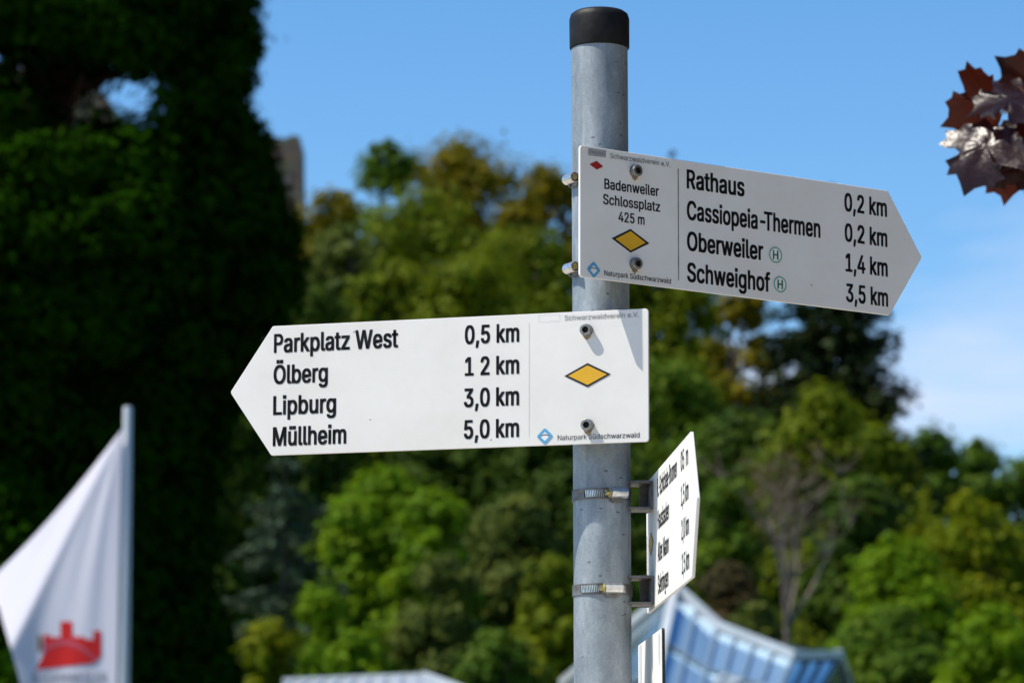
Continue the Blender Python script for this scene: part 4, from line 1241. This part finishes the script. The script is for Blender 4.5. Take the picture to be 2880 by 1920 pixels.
def bracket(parent, zs, zp, t, w=.040, h=.032, side=1):
    """U bracket: web flat on the board at zs, flanges reaching to the tube whose axis lies at zp"""
    sg = 1 if zp > zs else -1
    R_ = RP + .0006
    x0 = w / 2
    arc = [(x, zp - sg * math.sqrt(max(R_ * R_ - x * x, 0))) for x in np.linspace(-x0, x0, 15)]
    th = .0026
    bm = bmesh.new()
    for y0, y1 in ((t + h / 2 - th, t + h / 2), (t - h / 2, t - h / 2 + th)):
        pts = [(-x0, zs + sg * th)] + arc + [(x0, zs + sg * th)]
        a = [bm.verts.new((x, y0, z)) for x, z in pts]; c = [bm.verts.new((x, y1, z)) for x, z in pts]
        bm.faces.new(a[::-1]); bm.faces.new(c)
        for i in range(len(pts)): bm.faces.new((a[i], a[(i + 1) % len(pts)], c[(i + 1) % len(pts)], c[i]))
    bm_box(bm, (-x0, t - h / 2, min(zs, zs + sg * th)), (x0, t + h / 2, max(zs, zs + sg * th)))
    bm_box(bm, (-x0 + .0002, t - h / 2 + .0004, min(zs, zs + sg * abs(zp - zs) * .22)), (-x0 + th, t + h / 2 - .0004, max(zs, zs + sg * abs(zp - zs) * .22)))
    bmesh.ops.remove_doubles(bm, verts=bm.verts, dist=1e-5)
    bmesh.ops.bevel(bm, geom=[e for e in bm.edges if e.calc_length() > .02], offset=.0006, segments=2, affect='EDGES')
    return link("bracket", bm_mesh("bracket", bm), MAT["dull"], parent)


def hose_clamp(parent, zworld, ang, mat_band=None):
    """worm-drive clamp round the pole; ang is where its screw housing sits (world, radians)"""
    inv = parent.matrix_world.inverted()
    Wz = Matrix.Translation((0, 0, zworld))
    bm = bmesh.new()
    r0, r1, hh = RP + .0003, RP + .0013, .0062
    bm_lathe(bm, [(r0, -hh), (r1, -hh), (r1 + .0002, -hh + .0006), (r1, -hh + .0012), (r1, hh - .0012), (r1 + .0002, hh - .0006), (r1, hh), (r0, hh), (r0, -hh)], 96, inv @ Wz, caps=False)
    # overlapping tail of the band
    band = link("hose_clamp", bm_mesh("hose_clamp", bm, autosmooth=40), MAT["dull"] if mat_band is None else mat_band, parent)
    bm = bmesh.new()
    n_r = 11
    for sgn in (-1, 1):
        for k in range(n_r if sgn < 0 else 5):
            a = ang + sgn * ((.46 if sgn < 0 else .28) + k * .058)
            Mx = inv @ Wz @ Matrix.Rotation(a, 4, 'Z') @ Matrix.Rotation(.12, 4, 'X')
            bm_box(bm, (r1 - .0002, -.00055, -.0040), (r1 + .0011, .00055, .0040), Mx)
    bs = bmesh.new()
    for a0_, a1_ in ((ang - 1.12, ang - .42), (ang + .25, ang + .55)):
        st = [(r1 + .0004) * Vector((math.cos(a_), math.sin(a_), 0)) for a_ in np.linspace(a0_, a1_, 9)]
        lo_ = [bs.verts.new(p - Vector((0, 0, .0041))) for p in st]; up2 = [bs.verts.new(p + Vector((0, 0, .0041))) for p in st]
        for q_ in range(8): bs.faces.new((lo_[q_], lo_[q_ + 1], up2[q_ + 1], up2[q_]))
    bmesh.ops.transform(bs, matrix=inv @ Wz, verts=bs.verts)
    link("thread_groove", bm_mesh("thread_groove", bs), MAT["recess"], band)["kind"] = "stuff"
    rb = link("thread_ribs", bm_mesh("thread_ribs", bm), MAT["steel"], band)
    rb["kind"] = "stuff"
    Mh = inv @ Wz @ Matrix.Rotation(ang, 4, 'Z')       # local x radial, y tangential, z up
    # housing: arched hood, open at both ends, with a foot hooked over the band
    bm = bmesh.new()
    L, rr, rin = .0205, .0060, .0053
    oc = RP + .0060
    prof = [(oc + rr * math.cos(t_), rr * math.sin(t_)) for t_ in np.linspace(-2.4, 2.4, 21)]
    prin = [(oc + rin * math.cos(t_), rin * math.sin(t_)) for t_ in np.linspace(-2.4, 2.4, 21)]
    for pa, fl in ((prof, 0), (prin, 1)):
        A = [bm.verts.new((x, -L / 2, z)) for x, z in pa]; B_ = [bm.verts.new((x, L / 2, z)) for x, z in pa]
        for i in range(len(pa) - 1): bm.faces.new((A[i], A[i + 1], B_[i + 1], B_[i]))
        if fl == 0: A0, B0 = A, B_
    for i in range(20):
        bm.faces.new((A0[i], A0[i + 1], A[i + 1], A[i])); bm.faces.new((B0[i], B0[i + 1], B_[i + 1], B_[i]))
    bmesh.ops.transform(bm, matrix=Mh, verts=bm.verts)
    hs_ = link("screw_housing", bm_mesh("screw_housing", bm, autosmooth=50), MAT["steel"], band)
    bm = bmesh.new()
    bm_box(bm, (RP + .001, -L * .34, -.0098), (RP + .0032, L * .42, -.0050), Mh)
    bm_box(bm, (RP + .001, -L * .40, -.0085), (RP + .0050, -L * .25, -.0035), Mh)
    link("housing_foot", bm_mesh("housing_foot", bm), MAT["dull"], band)
    # screw: shank, flange disc and slotted hexagon head
    Ms = Mh @ Matrix.Translation((oc, 0, 0)) @ Matrix.Rotation(math.radians(90), 4, 'X')   # screw axis along -y... z
    bm = bmesh.new()
    bm_lathe(bm, [(.0036, -L / 2 + .0012), (.0036, L / 2), (.0052, L / 2 + .0003), (.0055, L / 2 + .0010), (.0044, L / 2 + .0016), (.0032, L / 2 + .0019)], 28, Ms)
    hexo = [(.0034 * math.cos(math.pi / 3 * i), .0034 * math.sin(math.pi / 3 * i)) for i in range(6)]
    bm_prism(bm, hexo, L / 2 + .0019, L / 2 + .0056, Ms)
    sc = link("screw", bm_mesh("screw", bm, autosmooth=35), MAT["zinc"], band)
    bm = bmesh.new()
    bm_box(bm, (-.0031, -.0005, L / 2 + .0050), (.0031, .0005, L / 2 + .00575), Ms)
    link("screw_slot", bm_mesh("screw_slot", bm), MAT["recess"], band)
    return band


GROUP = "arrow signs on the signpost"
LB, LT = .4479, .0514       # square part and pointed tip
ROWS = (.0433, .0070, -.0288, -.0648)

# ---- upper sign, pointing right
yaw, off, z, s0, roll = .595175, .059883, .787294, -.070566, -.0061051
A = empty("direction_sign", mat=sign_frame(yaw, off, z, roll))
tag(A, "upper white arrow sign pointing right with Rathaus and Cassiopeia-Thermen, in shade", "signpost arm", GROUP)
board(A, [(s0, -.075), (s0 + LB, -.075), (s0 + LB + LT, 0), (s0 + LB, .075), (s0, .075)], [.004, .003, .004, .003, .004], board_paint("white_sign_paint_upper", 3.1))
for body, e, r in (("Rathaus", .1618, 0), ("Cassiopeia-Thermen", .2736, 1), ("Oberweiler", .1887, 2), ("Schweighof", .1985, 3)):
    lettering(A, body, .0784, e, ROWS[r], .0213, MAT["ink"])
for body, s_, r in (("0,2 km", .3102, 0), ("0,2 km", .3102, 1), ("1,4 km", .3109, 2), ("3,5 km", .3111, 3)):
    lettering(A, body, s_, .3752, ROWS[r], .0209, MAT["ink"])
lettering(A, "Schwarzwaldverein e.V.", -.0294, .0552, .0649, .0058, MAT["ink_grey"], .02)
lettering(A, "Badenweiler", -.0374, .0389, .0289, .0115, MAT["ink"], .040)
lettering(A, "Schlossplatz", -.0392, .0405, .0112, .0113, MAT["ink"], .040)
lettering(A, "425 m", -.0179, .0186, -.0064, .0112, MAT["ink"], .040)
lettering(A, "Naturpark Südschwarzwald", -.0375, .0555, -.0702, .0059, MAT["ink"], .018)
flat("divider_line", A, [(.0657, -.0648), (.0669, -.0648), (.0669, .0645), (.0657, .0645)], MAT["ink_mid"])
flat("logo_box", A, [(-.0598, .0645), (-.0352, .0649), (-.0351, .0730), (-.0597, .0727)], MAT["ink_grey"])
lettering(A, "Schwarzwald", -.0573, -.0378, .0672, .0036, MAT["ink_pale"], .02, .0005)
flat("red_marker", A, [(-.0580, .0543), (-.0480, .0494), (-.0389, .0540), (-.0479, .0594)], MAT["red"], .0004)
diamond(A, (-.0011, -.0269), (.0264, .0136), (.0209, .0111))
emblem_park(A, -.0521, -.0653)
for cx, cy in ((.2066, -.0208), (.2129, -.0548)):
    h = flat("bus_stop_disc", A, circle(cx, cy, .0104), MAT["white"], .0003)
    flat("disc_rim", h, circle(cx, cy, .0104), MAT["ink_pale"], .00034, circle(cx, cy, .0101))
    flat("disc_ring", h, circle(cx, cy, .0093), MAT["green"], .00036, circle(cx, cy, .0080))
    o = lettering(A, "H", cx - .0041, cx + .0041, cy - .0052, .0104, MAT["green"], .055, .00038); o.name = "letter_h"; o.parent = h
socket_bolt(A, .0048, .0537); socket_bolt(A, .0045, -.0530)
for t, zz in ((.0516, .8389), (-.0517, .7356)):
    bracket(A, -TH, -off, t)
    hose_clamp(A, zz + CAM.z, math.radians(208))

# ---- lower sign, pointing left
yaw, off, z, s0, roll = -.297103, .059189, .603969, .071283, -.0040322
Bs = empty("direction_sign", mat=sign_frame(yaw, off, z, roll))
tag(Bs, "sunlit white arrow sign pointing left listing Parkplatz West to Müllheim", "signpost arm", GROUP)
board(Bs, [(s0, .075), (s0 - LB, .075), (s0 - LB - LT, 0), (s0 - LB, -.075), (s0, -.075)], [.004, .003, .004, .003, .004], board_paint("white_sign_paint_lower", 8.4))
for body, e, r in (("Parkplatz West", -.2237, 0), ("Ölberg", -.3085, 1), ("Lipburg", -.2981, 2), ("Müllheim", -.2854, 3)):
    lettering(Bs, body, -.3749, e, ROWS[r] + .0008, .0211, MAT["ink"])
for body, s_, r in (("0,5 km", -.1440, 0), ("1 2 km", -.1438, 1), ("3,0 km", -.1448, 2), ("5,0 km", -.1446, 3)):
    lettering(Bs, body, s_, -.0794, ROWS[r] + .0009, .0205, MAT["ink"])
lettering(Bs, "Schwarzwaldverein e.V.", -.0261, .0605, .0658, .0056, MAT["ink_pale"], .02)
lettering(Bs, "Naturpark", -.0343, -.0002, -.0696, .0057, MAT["ink_grey"], .018)
lettering(Bs, "Südschwarzwald", .0018, .0608, -.0698, .0057, MAT["ink_mid"], .018)
flat("divider_line", Bs, [(-.0680, -.0644), (-.0676, -.0644), (-.0676, .0651), (-.0680, .0651)], MAT["ink_pale"])
flat("logo_box", Bs, [(-.0566, .0653), (-.0316, .0653), (-.0316, .0732), (-.0566, .0734)], MAT["ink_pale"], .0003, [(-.0563, .0656), (-.0319, .0656), (-.0319, .0729), (-.0563, .0731)])
diamond(Bs, (.0007, .0025), (.0271, .0137), (.0224, .0111))
emblem_park(Bs, -.0491, -.0648)
socket_bolt(Bs, -.0001, .0532); socket_bolt(Bs, .0009, -.0543)
for t, zz in ((.0525, .6565), (-.0530, .5510)):
    bracket(Bs, -TH, -off, t)
    hose_clamp(Bs, zz + CAM.z, math.radians(60))

# ---- third sign, seen almost edge-on
yaw, off, z, s0, roll = -1.504707, -.056500, .424070, -.060140, .0001953
Cs_ = empty("direction_sign", mat=sign_frame(yaw, off, z, roll))
tag(Cs_, "bright white arrow sign seen almost edge-on, pointing at the viewer", "signpost arm", GROUP)
board(Cs_, [(s0, -.075), (s0 + LB, -.075), (s0 + LB + LT, 0), (s0 + LB, .075), (s0, .075)], [.004, .003, .004, .003, .004], board_paint("white_sign_paint_third", 1.7))
for body, e, r in (("R.-Schickele-Brunnen", .2609, 0), ("Hausbaden", .1801, 1), ("Alter Mann", .1754, 2), ("Sehringen", .1695, 3)):
    lettering(Cs_, body, .0625, e, ROWS[r] + .0010, .0210, MAT["ink"], .022)
for body, s_, e, r in (("05  m", .2986, .3664, 0), ("1,5 km", .2976, .3675, 1), ("2,0 km", .2989, .3681, 2), ("2,5 km", .3002, .3676, 3)):
    lettering(Cs_, body, s_, e, ROWS[r] + .0010, .0208, MAT["ink"], .022)
diamond(Cs_, (-.0090, .0), (.0270, .0137), (.0222, .0111))
me = text_mesh("Südschwarzwald", .018); a = verts_of(me).copy()
x0, x1 = a[:, 0].min(), a[:, 0].max(); a2 = a.copy()
a2[:, 0] = -.0560 + a[:, 1] * .0057 / CAP; a2[:, 1] = .0130 - (a[:, 0] - x0) * .050 / (x1 - x0); a2[:, 2] = .0003
me.vertices.foreach_set("co", a2.ravel()); me.update(); link("lettering", me, MAT["ink_mid"], Cs_)
for t, zz in ((.0522, .4763), (-.0548, .3693)):
    bracket(Cs_, 0, -off, t)
    hose_clamp(Cs_, zz + CAM.z, math.radians(-63 if t > 0 else -73))

# ---- small plate at the bottom of the picture
yaw, off, z = -1.504707, -.0525, .243
D = empty("sign_plate", mat=sign_frame(yaw, off, z, 0))
tag(D, "plain white rectangular plate on the pole below the edge-on arrow sign", "sign")
board(D, [(-.125, -.075), (.134, -.075), (.134, .075), (-.125, .075)], .005, board_paint("white_sign_paint_plate", 5.2), MAT["edge"])
flat("logo_box", D, [(-.112, .030), (-.087, .030), (-.087, .073), (-.112, .073)], MAT["ink_pale"])
flat("old_sticker", D, [(.101, .044), (.112, .034), (.116, .070), (.100, .070)], MAT["ink_pale"])
bracket(D, 0, -off, -.02)
hose_clamp(D, z - .02 + CAM.z, math.radians(-70))

# ------------------------------------------------------------------ maple at the right edge
leaf_m, n, l, b = new_mat("crimson_maple_leaf")
tcn = n.new("ShaderNodeTexCoord"); zz_ = n.new("ShaderNodeTexNoise"); zz_.inputs["Scale"].default_value = 10; zz_.inputs["Detail"].default_value = 5
l.new(tcn.outputs["Object"], zz_.inputs["Vector"])
rr_ = n.new("ShaderNodeValToRGB"); rr_.color_ramp.elements[0].color = (.006, .003, .004, 1); rr_.color_ramp.elements[1].color = (.018, .008, .009, 1)
l.new(zz_.outputs["Fac"], rr_.inputs["Fac"]); l.new(rr_.outputs["Color"], b.inputs["Base Color"])
b.inputs["Roughness"].default_value = .30; b.inputs["Specular IOR Level"].default_value = .32
bp = n.new("ShaderNodeBump"); bp.inputs["Strength"].default_value = .12; bp.inputs["Distance"].default_value = .010
l.new(zz_.outputs["Fac"], bp.inputs["Height"]); l.new(bp.outputs["Normal"], b.inputs["Normal"])
tr = n.new("ShaderNodeBsdfTranslucent"); tr.inputs["Color"].default_value = (.10, .014, .004, 1)
ms = n.new("ShaderNodeMixShader"); ms.inputs[0].default_value = .3
l.new(b.outputs[0], ms.inputs[1]); l.new(tr.outputs[0], ms.inputs[2]); l.new(ms.outputs[0], n["Material Output"].inputs["Surface"])

HALF = [(0, 0), (.08, -.07), (.20, -.15), (.34, -.20), (.36, -.09), (.50, -.03), (.62, -.01), (.66, .10), (.88, .18), (.78, .30), (.84, .44), (.68, .46), (.54, .46), (.38, .50),
        (.44, .60), (.56, .68), (.44, .74), (.42, .88), (.26, .86), (.13, .95), (0, 1.12)]


def maple_leaf_mesh(seed, curl=.35, fold=.25):
    r_ = np.random.default_rng(seed)
    out = HALF + [(-x, y) for x, y in HALF[-2:0:-1]]
    P = np.array(out) + r_.normal(size=(len(out), 2)) * .010
    c = np.array([0, .28]); V = [c]; Qd = []
    k = len(P); rings = (.22, .45, .7, .88, 1.0)
    for f in rings: V += list(c + (P - c) * f)
    V = np.array(V)
    veins = np.array([[0, 1.1], [.86, .2], [-.86, .2], [.36, -.17], [-.36, -.17]]) - [0, .02]
    rel = V - [0, .02]
    ang = np.arctan2(rel[:, 0], rel[:, 1]); va = np.arctan2(veins[:, 0], veins[:, 1])
    rad = np.linalg.norm(rel, axis=1)
    da = np.min(np.abs(ang[:, None] - va[None]), axis=1)
    z = fold * rad * np.minimum(da, .5) * .9 - curl * rad ** 2 * .55 + .05 * np.sin(V[:, 0] * 7 + seed) * rad + .006 * r_.normal(size=len(V)) * rad
    V3 = np.c_[V, z]
    F = []
    for i in range(k): F.append((0, 1 + i, 1 + (i + 1) % k))
    for q in range(len(rings) - 1):
        for i in range(k):
            a = 1 + q * k + i; a2 = 1 + q * k + (i + 1) % k
            F.append((a, a + k, a2 + k)); F.append((a, a2 + k, a2))
    return np_mesh("leaf", V3, np.array(F), smooth=True)


MD = 5.9
mt_root = empty("maple_tree", (2.35, 2.5, 0))
tag(mt_root, "crimson leaved maple whose branch tip hangs in at the right edge", "tree")
ML = mt_root.location
V, Qd = merge_np([tube_np([(0, 0, -.3), (.03, .05, 1.2), (-.05, 0, 2.4), (.02, .1, 4.0), (0, 0, 5.2)], [.13, .11, .09, .06, .02], 12)])
link("trunk", np_mesh("trunk", V, Qd, smooth=True), bark, mt_root)
joint = at(2900, 300, MD)
b0 = Vector((-.04, 0, 2.3))
bpts = [b0, b0.lerp(joint - ML, .4) + Vector((0, 0, .25)), b0.lerp(joint - ML, .75) + Vector((0, 0, .22)), joint - ML + Vector((.10, 0, .05)), at(2850, 250, MD) - ML, at(2800, 235, MD) - ML]
V, Qd = tube_np([tuple(p) for p in bpts], [.03, .022, .014, .006, .004, .0022], 8)
link("branch", np_mesh("branch", V, Qd, smooth=True), bark_red, mt_root)
lm = [maple_leaf_mesh(s, c, f) for s, c, f in ((1, .34, .24), (2, .38, .22), (3, .22, .26), (4, .5, .2))]


def put_leaf(k, px, py, dd, size, tip_deg, nrm, node=None):
    """leaf whose stalk end sits at the pixel point, its tip pointing tip_deg (0 = up, 90 = right) and its face along nrm"""
    p = at(px, py, MD + dd)
    N_ = Vector(nrm).normalized()
    t = Vector((math.sin(math.radians(tip_deg)), 0, math.cos(math.radians(tip_deg))))
    t = (t - N_ * t.dot(N_)).normalized(); x = t.cross(N_)
    R3 = Matrix(((x.x, t.x, N_.x), (x.y, t.y, N_.y), (x.z, t.z, N_.z))).to_4x4()
    o = link("leaf", lm[k], leaf_m, mt_root)
    o.matrix_local = Matrix.Translation(p - ML) @ R3 @ Matrix.Scale(size, 4)
    nd = node or at(2850, 250, MD)
    V, Qd = tube_np([tuple(nd - ML), tuple((nd + p) / 2 - ML + Vector((0, 0, .008))), tuple(p - ML)], [.0016, .0013, .0012], 5)
    link("leaf_stalk", np_mesh("leaf_stalk", V, Qd, smooth=True), bark_red, mt_root)
    return o


put_leaf(0, 2800, 372, -.06, .106, 207, (-.40, -.80, .38))          # big glossy leaf hanging lower left
put_leaf(1, 2792, 268, .05, .090, 240, (.50, -.72, -.42))           # maroon leaf shining through, upper left
put_leaf(2, 2885, 265, -.05, .095, 262, (-.25, -.62, .75))          # glossy leaf on top
put_leaf(3, 2925, 245, .03, .080, 305, (.35, -.75, -.50))           # dark leaf at the top edge
put_leaf(1, 2842, 400, .06, .095, 170, (.45, -.85, -.25))           # dark leaf low right
put_leaf(2, 2910, 350, -.02, .088, 192, (-.30, -.80, .50))
put_leaf(3, 2930, 420, .04, .090, 160, (.30, -.85, -.10))
# the spreading crown of the same tree, right of the picture
k = 260
th = rng.random(k) * 6.283; rad = 2.5 * rng.random(k) ** .5; zz = 2.2 + 4.2 * rng.random(k)
CC = np.c_[np.cos(th) * rad + 1.0, np.sin(th) * rad - .9, zz]
CC[:, 0] = np.maximum(CC[:, 0], -1.0 + .10 * np.maximum(0, CC[:, 1] - .2))
P, N, S, tone = clump_leaves(CC, .30 + .25 * rng.random(k), 95, .12, .7, .1)
keep = P[:, 0] + ML.x > .62 + (P[:, 1] + ML.y + 4.14) * .165
crown_m = foliage("crimson_crown_leaves", (.012, .006, .006), (.022, .009, .008), (.045, .014, .010), .3, .4, .5)
link("crown", leaf_mesh("crown", P[keep], N[keep], S[keep], tone[keep], .9), crown_m, mt_root)
for k in range(46):                                                 # the rest of the branch, outside the picture
    f = .15 + .85 * rng.random()
    nd = (b0.lerp(joint - ML, f) + Vector((.05, 0, .2 * math.sin(f * 3)))) + ML
    p = nd + Vector(rng.normal(size=3) * [.10, .14, .10]) + Vector((.12, 0, 0))
    if p.x < at(2905, 300, MD).x: continue
    N_ = Vector((rng.normal() * .5 - .2, rng.normal() * .5 - .4, .8)).normalized()
    t = Vector(rng.normal(size=3)); t.z -= .8; t = (t - N_ * t.dot(N_)).normalized(); x = t.cross(N_)
    R3 = Matrix(((x.x, t.x, N_.x), (x.y, t.y, N_.y), (x.z, t.z, N_.z))).to_4x4()
    o = link("leaf", lm[k % 4], leaf_m, mt_root)
    o.matrix_local = Matrix.Translation(p - ML) @ R3 @ Matrix.Scale(.07 + .04 * rng.random(), 4)
